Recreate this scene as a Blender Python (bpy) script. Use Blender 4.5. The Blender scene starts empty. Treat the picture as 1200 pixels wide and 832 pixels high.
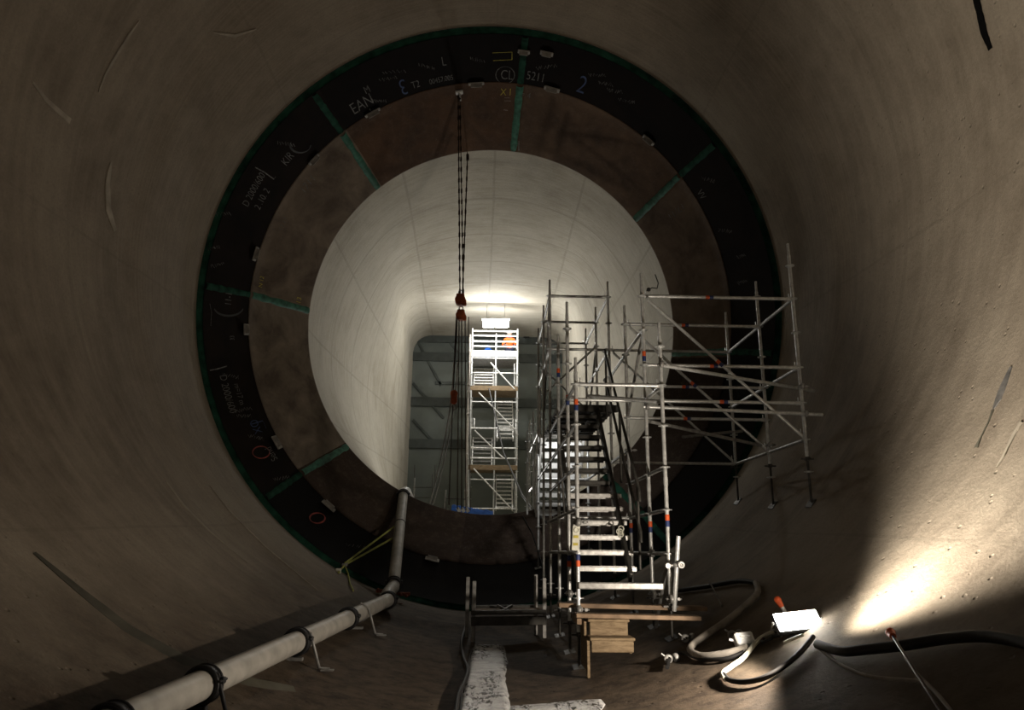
import bpy, math, random
from mathutils import Vector, Matrix, noise
random.seed(7)
sc = bpy.context.scene
col = sc.collection

# ------------------------------------------------------------------ camera frame and tunnel layout
F = 867.0
TH = math.atan(229/867.0); PS = math.atan(24/867.0); RO = math.radians(1.0)
AX = Vector((0, math.cos(TH), math.sin(TH)))          # axis of the steel section (rises ~15 degrees)
NN = Vector((0, -math.sin(TH), math.cos(TH)))
XX = Vector((1, 0, 0))
FW = AX*math.cos(PS) + XX*math.sin(PS)
RT0 = XX*math.cos(PS) - AX*math.sin(PS)
RT = RT0*math.cos(RO) + NN*math.sin(RO)
UP = NN*math.cos(RO) - RT0*math.sin(RO)
Z0 = 2.0
CAM = Vector((0, 0, Z0))

def CF(x, v, d): return CAM + XX*x + NN*v + AX*d
def ray(px, py): return (FW + RT*((px-600)/F) - UP*((py-416)/F)).normalized()
def aty(px, py, y):
    d = ray(px, py); return CAM + d*(y/d.y)

DR, DM, DI = 14.0, 15.6, 17.0                          # start ring, middle ring, inner ring
def prof(D):
    if D < DR:
        e = min(1, max(0, (D-11.1)/0.7)) if D < 13.1 else max(0, 1-(D-13.1)/0.85)
        e = e*e*(3-2*e)
        return 0.66+0.222*(DR-D), 5.52-.06*e
    if D < DM:
        t = (D-DR)/(DM-DR); return 0.66, 5.41+(5.09-5.41)*t
    t = (D-DM)/(DI-DM); return 0.66+(0.51-0.66)*t, 5.09+(4.20-5.09)*t
def hit(px, py, off=0.0, d0=3.0, d1=17.0):
    """first point of the tunnel surface (moved inwards by off) seen along a viewing ray"""
    r = ray(px, py); k = r.dot(AX); x = r.x/k; v = r.dot(NN)/k
    def f(D):
        c, R = prof(D); return math.hypot(x*D, v*D-c)-(R-off)
    n = 700; prev = d0
    for i in range(1, n+1):
        D = d0+(d1-d0)*i/n
        if f(D) > 0:
            a, b = prev, D
            for _ in range(30):
                m = (a+b)/2
                if f(m) > 0: b = m
                else: a = m
            return CAM + r*(a/k)
        prev = D
    return CAM + r*(d1/k)
def inside(p):
    q = p-CAM; D = q.dot(AX); v = q.dot(NN)
    if D > DI: return p.z > FLZ
    c, R = prof(D); return math.hypot(q.x, v-c) < R
FLZ = CF(0, 0.51-4.2, 17).z
def ground(x, y):
    hi, lo = Z0+1.5, Z0-4
    for _ in range(40):
        m = (hi+lo)/2
        if inside(Vector((x, y, m))): hi = m
        else: lo = m
    return hi
def normal_at(p):
    """inward normal of the tunnel skin near p"""
    q = p-CAM; D = q.dot(AX); c, R = prof(min(D, 16.99))
    return -(XX*q.x + NN*(q.dot(NN)-c)).normalized()

# ------------------------------------------------------------------ mesh builder and bookkeeping
class MB:
    def __init__(s): s.v = []; s.f = []; s.sm = []
    def add(s, vs, fs, smooth=False):
        b = len(s.v); s.v += [Vector(x) for x in vs]
        for f in fs: s.f.append([b+i for i in f]); s.sm.append(smooth)
        return s
    def tube(s, p, q, r, r2=None, n=10, cap=True):
        p = Vector(p); q = Vector(q); r2 = r if r2 is None else r2
        d = (q-p)
        if d.length < 1e-6: return s
        d.normalize(); a = d.orthogonal().normalized(); b = d.cross(a)
        c1 = [p+(a*math.cos(t)+b*math.sin(t))*r for t in [2*math.pi*i/n for i in range(n)]]
        c2 = [q+(a*math.cos(t)+b*math.sin(t))*r2 for t in [2*math.pi*i/n for i in range(n)]]
        s.add(c1+c2, [(i, (i+1) % n, n+(i+1) % n, n+i) for i in range(n)], True)
        if cap:
            s.add(c1, [tuple(range(n))[::-1]]); s.add(c2, [tuple(range(n))])
        return s
    def path(s, pts, r, n=10, cap=True):
        pts = [Vector(p) for p in pts]; rings = []; prev = None
        for i, p in enumerate(pts):
            t = (pts[min(i+1, len(pts)-1)]-pts[max(i-1, 0)]).normalized()
            if prev is None: a = t.orthogonal().normalized()
            else: a = (prev-t*prev.dot(t)).normalized()
            prev = a; b = t.cross(a)
            rr = r[i] if isinstance(r, (list, tuple)) else r
            rings.append([p+(a*math.cos(2*math.pi*k/n)+b*math.sin(2*math.pi*k/n))*rr for k in range(n)])
        vs = [v for g in rings for v in g]; fs = []
        for i in range(len(pts)-1):
            for k in range(n): fs.append((i*n+k, i*n+(k+1) % n, (i+1)*n+(k+1) % n, (i+1)*n+k))
        s.add(vs, fs, True)
        if cap: s.add(rings[0], [tuple(range(n))[::-1]]); s.add(rings[-1], [tuple(range(n))])
        return s
    def box(s, c, size, ax=None, bevel=0.0):
        """ax: three unit vectors; bevel cuts the edges"""
        c = Vector(c); ax = ax or (Vector((1, 0, 0)), Vector((0, 1, 0)), Vector((0, 0, 1)))
        h = [k/2 for k in size]
        if bevel <= 0:
            vs = [c+ax[0]*(i*h[0])+ax[1]*(j*h[1])+ax[2]*(k*h[2]) for i in (-1, 1) for j in (-1, 1) for k in (-1, 1)]
            s.add(vs, [(0, 1, 3, 2), (4, 6, 7, 5), (0, 4, 5, 1), (2, 3, 7, 6), (0, 2, 6, 4), (1, 5, 7, 3)])
            return s
        bv = min(bevel, min(h)*0.9)
        # chamfered box through a small bmesh-free construction: 24 vertices
        vs = []; idx = {}
        for i in (-1, 1):
            for j in (-1, 1):
                for k in (-1, 1):
                    for a in range(3):
                        o = [i*h[0], j*h[1], k*h[2]]
                        for b in range(3):
                            if b != a: o[b] -= (i, j, k)[b]*bv
                        idx[(i, j, k, a)] = len(vs); vs.append(c+ax[0]*o[0]+ax[1]*o[1]+ax[2]*o[2])
        fs = []
        for a in range(3):
            b, d = [(1, 2), (0, 2), (0, 1)][a]
            for sg in (-1, 1):
                q = []
                for (u, w) in ((-1, -1), (1, -1), (1, 1), (-1, 1)):
                    t = [0, 0, 0]; t[a] = sg; t[b] = u; t[d] = w; q.append(idx[(t[0], t[1], t[2], a)])
                fs.append(tuple(q))
        for a in range(3):                     # edges along axis a
            b, d = [(1, 2), (0, 2), (0, 1)][a]
            for u in (-1, 1):
                for w in (-1, 1):
                    lo = [0, 0, 0]; lo[b] = u; lo[d] = w; hi = list(lo); lo[a] = -1; hi[a] = 1
                    fs.append((idx[(*lo, b)], idx[(*hi, b)], idx[(*hi, d)], idx[(*lo, d)]))
        for i in (-1, 1):
            for j in (-1, 1):
                for k in (-1, 1): fs.append((idx[(i, j, k, 0)], idx[(i, j, k, 1)], idx[(i, j, k, 2)]))
        s.add(vs, fs); return s
    def beam(s, p, q, w, h, up=Vector((0, 0, 1)), bevel=0.0):
        p = Vector(p); q = Vector(q); d = (q-p); L = d.length; d.normalize()
        sd = d.cross(up).normalized(); u = sd.cross(d)
        return s.box((p+q)/2, (L, w, h), (d, sd, u), bevel)
    def ball(s, c, r, nu=12, nv=8, sq=(1, 1, 1)):
        c = Vector(c); vs = []; fs = []
        for j in range(nv+1):
            t = math.pi*j/nv
            for i in range(nu):
                a = 2*math.pi*i/nu
                vs.append(c+Vector((r*sq[0]*math.sin(t)*math.cos(a), r*sq[1]*math.sin(t)*math.sin(a), r*sq[2]*math.cos(t))))
        for j in range(nv):
            for i in range(nu): fs.append((j*nu+i, (j+1)*nu+i, (j+1)*nu+(i+1) % nu, j*nu+(i+1) % nu))
        s.add(vs, fs, True); return s
    def torus(s, c, ax, R, r, n=20, m=8, a0=0, a1=2*math.pi, flat=1.0):
        c = Vector(c); ax = Vector(ax).normalized(); a = ax.orthogonal().normalized(); b = ax.cross(a)
        full = abs(a1-a0-2*math.pi) < 1e-4; k = n if full else n+1
        vs = []; fs = []
        for i in range(k):
            t = a0+(a1-a0)*i/n; o = a*math.cos(t)+b*math.sin(t)
            for j in range(m):
                u = 2*math.pi*j/m; vs.append(c+o*(R+r*math.cos(u))+ax*(r*flat*math.sin(u)))
        for i in range(n):
            i2 = (i+1) % k
            for j in range(m): fs.append((i*m+j, i2*m+j, i2*m+(j+1) % m, i*m+(j+1) % m))
        s.add(vs, fs, True); return s

def link(name, mb, mat, parent=None, uv=None):
    me = bpy.data.meshes.new(name)
    off = Vector((0, 0, 0))
    if parent is None:
        n = max(1, len(mb.v)); xs = [v.x for v in mb.v]; ys = [v.y for v in mb.v]; zs = [v.z for v in mb.v]
        off = Vector(((min(xs)+max(xs))/2, (min(ys)+max(ys))/2, min(zs)))
    me.from_pydata([v-off for v in mb.v], [], mb.f)
    for p, s in zip(me.polygons, mb.sm): p.use_smooth = s
    if uv:
        l = me.uv_layers.new(name='UVMap')
        for p in me.polygons:
            for li, vi in zip(p.loop_indices, p.vertices): l.data[li].uv = uv[vi]
    me.materials.append(mat)
    o = bpy.data.objects.new(name, me); col.objects.link(o)
    if parent is None: o.location = off
    else:
        o.parent = parent
        # meshes are laid out in world coordinates; undo the root's offset
        o.location = -parent.location if parent.parent is None else Vector((0, 0, 0))
    return o
def tag(o, label=None, cat=None, group=None, kind=None):
    if label: o['label'] = label
    if cat: o['category'] = cat
    if group: o['group'] = group
    if kind: o['kind'] = kind
    return o
def root(name, loc, label, cat, group=None):
    o = bpy.data.objects.new(name, None); o.empty_display_size = 0.1
    o.location = Vector(loc); col.objects.link(o); return tag(o, label, cat, group)
def struct(name, mb, mat, label=None, uv=None, parent=None, cat=None):
    o = link(name, mb, mat, parent, uv)
    if parent is None: tag(o, label, cat or name.split('_')[0], kind='structure')
    return o

# ------------------------------------------------------------------ materials
class NT:
    def __init__(s, name):
        s.m = bpy.data.materials.new(name); s.m.use_nodes = True; s.t = s.m.node_tree
        s.b = s.t.nodes['Principled BSDF']
    def n(s, ty, **kw):
        d = s.t.nodes.new(ty)
        for k, v in kw.items():
            if k.startswith('i_'): d.inputs[k[2:].replace('_', ' ')].default_value = v
            else: setattr(d, k, v)
        return d
    def l(s, a, b): s.t.links.new(a, b)
    def noise(s, scale, detail=4, vec=None, rough=0.5, dist=0.0):
        d = s.n('ShaderNodeTexNoise'); d.inputs['Scale'].default_value = scale; d.inputs['Detail'].default_value = detail
        d.inputs['Roughness'].default_value = rough; d.inputs['Distortion'].default_value = dist
        s.l(vec or s.pos(), d.inputs['Vector']); return d.outputs['Fac']
    def pos(s):
        if not hasattr(s, 'P'): s.P = s.n('ShaderNodeNewGeometry').outputs['Position']
        return s.P
    def uv(s):
        if not hasattr(s, 'U'): s.U = s.n('ShaderNodeUVMap').outputs['UV']
        return s.U
    def map(s, vec, scale=(1, 1, 1), rot=(0, 0, 0)):
        d = s.n('ShaderNodeMapping'); d.inputs['Scale'].default_value = scale; d.inputs['Rotation'].default_value = rot
        s.l(vec, d.inputs['Vector']); return d.outputs['Vector']
    def ramp(s, fac, stops):
        d = s.n('ShaderNodeValToRGB'); e = d.color_ramp.elements
        while len(e) < len(stops): e.new(0.5)
        for el, (p, c) in zip(e, stops):
            el.position = p; el.color = (*c, 1) if isinstance(c, (tuple, list)) else (c, c, c, 1)
        s.l(fac, d.inputs['Fac']); return d.outputs['Color']
    def mix(s, f, a, b, mode='MIX'):
        d = s.n('ShaderNodeMix', data_type='RGBA', blend_type=mode)
        for sk, v in ((d.inputs[0], f), (d.inputs[6], a), (d.inputs[7], b)):
            if isinstance(v, (int, float)): sk.default_value = v
            elif isinstance(v, (tuple, list)): sk.default_value = (*v, 1)
            else: s.l(v, sk)
        return d.outputs[2]
    def math(s, op, a, b=0.0, c=None):
        d = s.n('ShaderNodeMath', operation=op)
        for i, v in enumerate((a, b) if c is None else (a, b, c)):
            if isinstance(v, (int, float)): d.inputs[i].default_value = v
            else: s.l(v, d.inputs[i])
        return d.outputs[0]
    def bump(s, h, strength=0.3, dist=0.02):
        d = s.n('ShaderNodeBump'); d.inputs['Strength'].default_value = strength; d.inputs['Distance'].default_value = dist
        s.l(h, d.inputs['Height']); s.l(d.outputs['Normal'], s.b.inputs['Normal'])
    def base(s, c):
        if isinstance(c, (tuple, list)): s.b.inputs['Base Color'].default_value = (*c, 1)
        else: s.l(c, s.b.inputs['Base Color'])
    def pbr(s, rough=0.6, metal=0.0, spec=0.5):
        s.b.inputs['Roughness'].default_value = rough; s.b.inputs['Metallic'].default_value = metal
        s.b.inputs['Specular IOR Level'].default_value = spec; return s
def simple(name, c, rough=0.6, metal=0.0, var=0.25, scale=12, bump=0.0, spec=0.4):
    t = NT(name).pbr(rough, metal, spec)
    f = t.noise(scale, 5)
    d = tuple(k*(1-var) for k in c); e = tuple(min(1, k*(1+var)) for k in c)
    t.base(t.ramp(f, [(0.3, d), (0.7, e)]))
    if bump: t.bump(f, bump, 0.01)
    return t.m
def emit(name, c, s):
    t = NT(name); t.base((0.8, 0.8, 0.8)); t.b.inputs['Emission Color'].default_value = (*c, 1); t.b.inputs['Emission Strength'].default_value = s
    return t.m

def seams(t, u, count, width):
    """narrow lines at every 1/count of a coordinate"""
    f = t.math('MULTIPLY', u, count); f = t.math('FRACT', f); f = t.math('SUBTRACT', f, 0.5); f = t.math('ABSOLUTE', f)
    return t.math('GREATER_THAN', f, 0.5-width)

def concrete(name, c0, c1, c2, rough=0.85, nu=8, nv=6, wu=0.0015, wv=0.006, mud=None, pit=0.5, seamdark=0.72, wob_=0.002, seam=0.6):
    t = NT(name).pbr(rough, 0, 0.3)
    big = t.noise(0.45, 6, rough=0.6, dist=0.6); mid = t.noise(2.3, 8, rough=0.65); fine = t.noise(30, 6, rough=0.7)
    c = t.ramp(big, [(0.3, c0), (0.5, c1), (0.72, c2)])
    c = t.mix(t.ramp(mid, [(0.35, 0.0), (0.7, 0.5)]), c, tuple(k*1.15 for k in c2))
    c = t.mix(t.ramp(fine, [(0.3, 0.35), (0.6, 0.0)]), c, tuple(k*0.7 for k in c0))
    # trowel streaks round the bore
    sep = t.n('ShaderNodeSeparateXYZ'); t.l(t.uv(), sep.inputs[0])
    st = t.noise(3.0, 5, vec=t.map(t.uv(), (6, 60, 1)), rough=0.6)
    c = t.mix(t.ramp(st, [(0.42, 0.0), (0.75, 0.35)]), c, tuple(min(1, k*1.3) for k in c2))
    wob = t.math('MULTIPLY', t.math('SUBTRACT', t.noise(0.8, 3), 0.5), wob_)
    su = seams(t, t.math('ADD', sep.outputs[0], wob), nu, wu*nu); sv = seams(t, t.math('ADD', sep.outputs[1], wob), nv, wv*nv)
    s = t.math('MAXIMUM', su, sv)
    s2 = t.math('MULTIPLY', s, t.ramp(mid, [(0.3, 0.25), (0.6, 1.0)]))
    c = t.mix(t.math('MULTIPLY', s2, seam), c, tuple(k*seamdark for k in c0))
    if mud:
        g = t.n('ShaderNodeSeparateXYZ'); t.l(t.pos(), g.inputs[0])
        h = t.math('ADD', g.outputs[2], t.math('MULTIPLY', t.noise(0.9, 6, rough=0.65), 1.1))
        m = t.ramp(t.math('DIVIDE', t.math('SUBTRACT', h, mud[0]), mud[1]), [(0.0, 1.0), (1.0, 0.0)])
        c = t.mix(m, c, t.ramp(t.noise(5, 7, rough=0.7), [(0.35, (0.028, 0.019, 0.012)), (0.6, (0.085, 0.062, 0.042))]))
    t.base(c)
    vo = t.n('ShaderNodeTexVoronoi'); vo.inputs['Scale'].default_value = 5.5; t.l(t.pos(), vo.inputs['Vector'])
    pits = t.math('MULTIPLY', t.ramp(vo.outputs['Distance'], [(0.06, 0.0), (0.12, 1.0)]), pit)
    h = t.math('ADD', t.math('MULTIPLY', fine, 0.35), t.math('MULTIPLY', mid, 1.2))
    h = t.math('ADD', h, pits); h = t.math('SUBTRACT', h, t.math('MULTIPLY', s, seam*0.4))
    t.bump(h, 0.45, 0.03)
    return t.m

M = {}
M['conc'] = concrete('wet_concrete', (0.15, 0.12, 0.088), (0.215, 0.178, 0.135), (0.28, 0.24, 0.185), nu=8, nv=9, wu=0.0006, wv=0.0012, mud=(1.45, 1.0), pit=0.8, seam=0.22)
M['conc2'] = concrete('pale_concrete', (0.31, 0.28, 0.22), (0.41, 0.38, 0.315), (0.47, 0.45, 0.39), nu=12, nv=7, wu=0.0011, wv=0.003, pit=0.12, seamdark=0.5, seam=0.3)
def steel(name, dark, a, b, amt):
    t = NT(name).pbr(0.72, 0.0, 0.05)
    sep = t.n('ShaderNodeSeparateXYZ'); t.l(t.uv(), sep.inputs[0])
    mxc = lambda f: tuple(a[i]*(1-f)+b[i]*f for i in range(3))
    c = t.ramp(sep.outputs[0], [(0.0, mxc(0)), (.0158, mxc(.25)), (.141, mxc(.55)), (.266, (a[0]*.35, a[1]*.4, a[2]*.45)), (.391, (a[0]*.28, a[1]*.33, a[2]*.4)), (.516, (a[0]*.5, a[1]*.6, a[2]*.7)), (.641, mxc(1.25)), (.766, mxc(.9)), (.891, mxc(0))])  # lower plates darkened: shade on the ring bottom is put into the colour
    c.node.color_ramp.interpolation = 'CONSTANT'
    n1 = t.noise(1.3, 7, rough=0.65, dist=0.4)
    c = t.mix(t.ramp(n1, [(0.35, amt), (0.65, 0.0)]), c, dark)
    st = t.noise(4, 6, vec=t.map(t.uv(), (40, 3, 1)), rough=0.7)
    c = t.mix(t.ramp(st, [(0.5, 0.0), (0.8, 0.16)]), c, tuple(k*1.5 for k in b))
    ch = t.noise(7, 3, vec=t.map(t.uv(), (22, 2.5, 1)), rough=0.6, dist=1.4)
    c = t.mix(t.math('MULTIPLY', t.math('LESS_THAN', t.math('ABSOLUTE', t.math('SUBTRACT', ch, 0.5)), 0.004), min(.22, a[0]*1.7)), c, (0.3, 0.28, 0.26))
    t.base(c); t.bump(n1, 0.25, 0.01); return t.m
M['steel1'] = steel('black_primed_steel', (0.0025, 0.002, 0.002), (0.007, 0.0045, 0.0035), (0.013, 0.008, 0.006), 0.8)
M['steel2'] = steel('rusty_brown_steel', (0.055, 0.042, 0.036), (0.13, 0.078, 0.05), (0.25, 0.205, 0.16), 0.7)
M['green'] = simple('green_weld_primer', (0.045, 0.17, 0.12), 0.45, 0, 0.5, 9, 0.6)
M['dgreen'] = simple('dark_shaded_green_primer', (0.014, 0.055, 0.036), 0.8, 0, 0.6, 5, 0.3, 0.06)
M['gate'] = NT('grey_green_gate_skin').pbr(0.6, 0, 0.4)
_t = M['gate']; _t.base(_t.ramp(_t.noise(0.5, 6, rough=0.6), [(0.3, (0.09, 0.105, 0.095)), (0.7, (0.16, 0.18, 0.165))])); M['gate'] = _t.m
M['gatebeam'] = simple('dark_gate_girder', (0.052, 0.061, 0.056), 0.6, 0, 0.3, 3)
M['galv'] = simple('galvanised_steel', (0.60, 0.62, 0.62), 0.34, 0.35, 0.22, 20, 0.1, 0.7)
M['galvd'] = simple('weathered_galvanised_steel', (0.33, 0.33, 0.32), 0.42, 0.35, 0.35, 14, 0.1)
M['alu'] = simple('scuffed_aluminium', (0.74, 0.74, 0.72), 0.4, 0.2, 0.3, 16, 0.2)
M['aludark'] = simple('dark_shaded_aluminium', (0.07, 0.068, 0.062), 0.5, 0.4, 0.35, 12)
M['white'] = simple('white_coated_metal', (0.75, 0.77, 0.77), 0.45, 0, 0.08, 8)
M['wood'] = simple('worn_scaffold_board', (0.22, 0.15, 0.095), 0.75, 0, 0.4, 6, 0.3)
M['ply'] = NT('plywood').pbr(0.75, 0, 0.3)
_t = M['ply']; _n = _t.noise(6, 7, vec=_t.map(_t.pos(), (1, 1, 5)), rough=0.7, dist=1.0)
_t.base(_t.ramp(_n, [(0.35, (0.13, 0.09, 0.05)), (0.65, (0.27, 0.20, 0.12))])); _t.bump(_n, 0.2, 0.005); M['ply'] = _t.m
M['oran'] = simple('orange_paint', (0.75, 0.12, 0.03), 0.5, 0, 0.15, 10)
M['hook'] = simple('rusty_orange_hoist_paint', (0.42, 0.10, 0.035), 0.5, 0.1, 0.4, 14)
M['blue'] = simple('navy_band', (0.03, 0.05, 0.16), 0.5, 0, 0.2, 10)
M['tarp'] = simple('blue_sheeting', (0.018, 0.09, 0.36), 0.85, 0, 0.4, 5, 0, 0.08)
M['black'] = simple('black_rubber', (0.012, 0.012, 0.012), 0.6, 0, 0.3, 10)
M['void'] = simple('black_torn_rubber', (0.004, 0.004, 0.004), 0.9, 0, 0.3, 10, 0, 0.05)
M['hose'] = simple('pale_grey_hose', (0.30, 0.28, 0.25), 0.7, 0, 0.3, 8, 0.2)
M['pipe'] = simple('grey_painted_pipe', (0.40, 0.385, 0.35), 0.5, 0, 0.22, 5, 0.15)
M['coup'] = simple('black_pipe_coupling', (0.02, 0.02, 0.022), 0.5, 0.2, 0.4, 10)
M['red'] = simple('rusty_red_bracket', (0.30, 0.09, 0.05), 0.7, 0, 0.5, 20, 0.4)
M['chain'] = simple('dark_chain_steel', (0.055, 0.038, 0.028), 0.5, 0.5, 0.4, 30)
M['rope'] = simple('pale_rope', (0.42, 0.42, 0.40), 0.8, 0, 0.2, 20)
M['strap'] = simple('yellow_green_webbing', (0.36, 0.38, 0.10), 0.8, 0, 0.35, 14)
M['plate'] = simple('grey_torn_plate', (0.26, 0.245, 0.22), 0.6, 0.0, 0.3, 9, 0.3)
M['flap'] = simple('grey_torn_rubber', (0.10, 0.095, 0.09), 0.7, 0, 0.5, 9, 0.4)
M['tagw'] = simple('white_tag_plastic', (0.72, 0.72, 0.62), 0.5, 0, 0.1, 12)
M['tagy'] = simple('yellow_tag_print', (0.6, 0.5, 0.08), 0.5, 0, 0.2, 12)
M['chalk'] = simple('white_chalk', (0.17, 0.17, 0.165), 0.9, 0, 0.6, 18)
M['chalky'] = simple('yellow_marker', (0.6, 0.52, 0.08), 0.8, 0, 0.3, 12)
M['chalkb'] = simple('blue_marker', (0.04, 0.07, 0.17), 0.8, 0, 0.4, 12)
M['chalkr'] = simple('red_marker', (0.3, 0.05, 0.04), 0.8, 0, 0.4, 12)
M['tape'] = simple('white_tape', (0.8, 0.8, 0.8), 0.5, 0, 0.1, 12)
M['dark_line'] = simple('dark_grey_ribbon', (0.085, 0.08, 0.06), 0.8, 0, 0.5, 2.5, 0.2)
M['scuff_glint'] = simple('pale_laitance_and_glint', (0.30, 0.265, 0.21), 0.85, 0, 0.3, 4, 0.2)
M['strip'] = emit('strip_light_tube', (1.0, 0.98, 0.93), 45)
M['led'] = emit('floodlight_face', (1.0, 0.95, 0.85), 60)
M['skin'] = simple('skin', (0.5, 0.3, 0.22), 0.6, 0, 0.1, 8)
M['hivis'] = simple('orange_hi_vis', (0.95, 0.17, 0.03), 0.7, 0, 0.1, 8)
M['navy'] = simple('navy_trousers', (0.03, 0.04, 0.08), 0.8, 0, 0.2, 8)
_t = NT('water_with_pale_reflection').pbr(0.16, 0, 1.0)  # pale base carries the reflection of the bright bore as colour
_t.b.inputs['IOR'].default_value = 1.7
_n = _t.noise(7, 8, rough=0.7); _n2 = _t.noise(24, 5, vec=_t.map(_t.pos(), (1, 0.35, 1)), rough=0.75); _n3 = _t.noise(1.6, 5, vec=_t.map(_t.pos(), (2.2, 0.5, 1)), rough=0.6)
_c = _t.ramp(_n, [(0.3, (0.42, 0.43, 0.44)), (0.6, (0.82, 0.83, 0.84))])
_c = _t.mix(_t.math('MULTIPLY', _t.ramp(_n2, [(0.49, 0.0), (0.54, 1.0)]), _t.ramp(_n3, [(0.46, 0.0), (0.54, 1.0)])), _c, (0.02, 0.018, 0.015)); _t.base(_c); _t.bump(_n2, 0.8, 0.02); M['water'] = _t.m

# ------------------------------------------------------------------ the tunnel shell
NU = 192
def loft(secs, vrange=(0, 1)):
    mb = MB(); uv = []; k = len(secs)
    vs = []
    for j, s in enumerate(secs):
        for i in range(NU+1):
            vs.append(s[i % NU]); uv.append((i/NU, vrange[0]+(vrange[1]-vrange[0])*j/(k-1)))
    fs = [(j*(NU+1)+i, j*(NU+1)+i+1, (j+1)*(NU+1)+i+1, (j+1)*(NU+1)+i) for j in range(k-1) for i in range(NU)]
    mb.add(vs, fs, True); return mb, uv
def circ(D, R, c): return [CF(R*math.sin(2*math.pi*i/NU), c+R*math.cos(2*math.pi*i/NU), D) for i in range(NU)]
ds = [-9+0.25*i for i in range(int((11+9)/0.25))]+[11+.05*i for i in range(59)]+[13.95]
secs = []
for D in ds:
    c, R = prof(D)
    # a shallow raised collar of concrete just before the steel starts
    secs.append(circ(D, R, c))
# the far side behind the photographer is closed by a curved end
c, R = prof(-9); cap = [circ(-9-1.2*math.sin(t), (R+0.02)*math.cos(t), c) for t in (1.5, 1.2, 0.9, 0.6, 0.3)]
mb, uv = loft(cap+secs)
struct('wall_foreground', mb, M['conc'], 'rough brown-grey concrete tunnel lining in front of the steel rings', uv)
# lip and green joint ring
mb, uv = loft([circ(13.95, 5.52, .66), circ(14.02, 5.50, .66), circ(14.02, 5.41, .66), circ(14.06, 5.405, .66)])
struct('trim_1', mb, M['dgreen'], 'dark green painted joint around the outer black steel ring', uv)
mb, uv = loft([circ(14.0+1.6*i/8, 5.41-.32*i/8, .66) for i in range(9)])
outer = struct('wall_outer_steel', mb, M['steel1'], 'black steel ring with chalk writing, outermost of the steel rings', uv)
mb, uv = loft([circ(15.60, 5.095, .66), circ(15.60, 5.07, .66)]+[circ(15.6+1.4*i/8, 5.07-.87*i/8, .66-.15*i/8) for i in range(9)]+[circ(17.02, 4.19, .51), circ(17.02, 4.22, .51)])
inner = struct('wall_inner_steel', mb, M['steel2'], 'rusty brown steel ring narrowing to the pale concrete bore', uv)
# inner bore: circle to rounded gate opening
YO = 33.0
oL = aty(478, 480, YO).x; oR = aty(662, 480, YO).x; oT = aty(560, 387, YO).z; oB = FLZ-0.02
ocx, ocz = (oL+oR)/2, (oT+oB)/2
def rrect(phi, hw, hh, cr):
    sx, sz = math.sin(phi), math.cos(phi)
    t = 20.0; lo = 0
    for _ in range(40):
        m = (lo+t)/2; x = abs(sx*m); z = abs(sz*m)
        qx, qz = max(x-(hw-cr), 0), max(z-(hh-cr), 0)
        ins = x < hw and z < hh and math.hypot(qx, qz) < cr
        if ins: lo = m
        else: t = m
    return sx*lo, sz*lo
P0 = circ(17.0, 4.2, .51); P1 = []
for i in range(NU):
    x, z = rrect(2*math.pi*i/NU, (oR-oL)/2, (oT-oB)/2, .85); P1.append(Vector((ocx+x, YO, ocz+z)))
secs = []
for j in range(41):
    s = j/40; w = s*s*(3-2*s)*0.75+s*0.25; sec = []
    for a, b in zip(P0, P1):
        sec.append(Vector((a.x+(b.x-a.x)*w, a.y+(b.y-a.y)*s, a.z+(b.z-a.z)*w)))
    secs.append(sec)
secs.append([Vector((p.x, YO+1.6, p.z)) for p in P1])
mb, uv = loft(secs)
struct('wall_bore', mb, M['conc2'], 'pale concrete bore beyond the steel rings, narrowing to the gate opening', uv)
# gate wall
gy = YO+1.0
g = MB(); g.box((ocx, gy+.25, ocz), (oR-oL+1.0, 0.3, oT-oB+1.2))
gate = tag(link('gate_bulkhead', g, M['gate']), 'grey-green steel bulkhead closing the far end of the bore', 'bulkhead')
def gbeam(p, q, w, d=0.22):
    m = MB(); m.beam(p, q, d, w, Vector((0, 0, 1)), 0.01); return m
for py in (397, 418, 471, 520):
    z = aty(520, py, gy).z; th = 0.42 if py != 397 else 0.35
    o = link('girder', gbeam((oL-.2, gy+.05, z), (oR+.2, gy+.05, z), th, 0.1), M['gatebeam'], None)
    w = o.matrix_world.copy(); o.parent = gate; o.location = o.location-gate.location
z = aty(520, 448, gy).z
for a, b, w in (((488, 397), (517, 452), .12), ((484, 449), (520, 490), .12), ((484, 492), (512, 522), .12), ((520, 391), (540, 418), .12), ((510, 449), (545, 449), .16)):
    p = aty(*a, gy+.07); q = aty(*b, gy+.07)
    o = link('diagonal_rib', gbeam(p, q, w, 0.08), M['gatebeam'], None)
    o.parent = gate; o.location = o.location-gate.location
m = MB(); m.box(aty(617, 394, gy-.05), (.28, .12, .16), bevel=.01)
tag(link('vent_box', m, M['black']), 'small black box high on the far bulkhead, right of the lit tower top', 'box')

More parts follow.
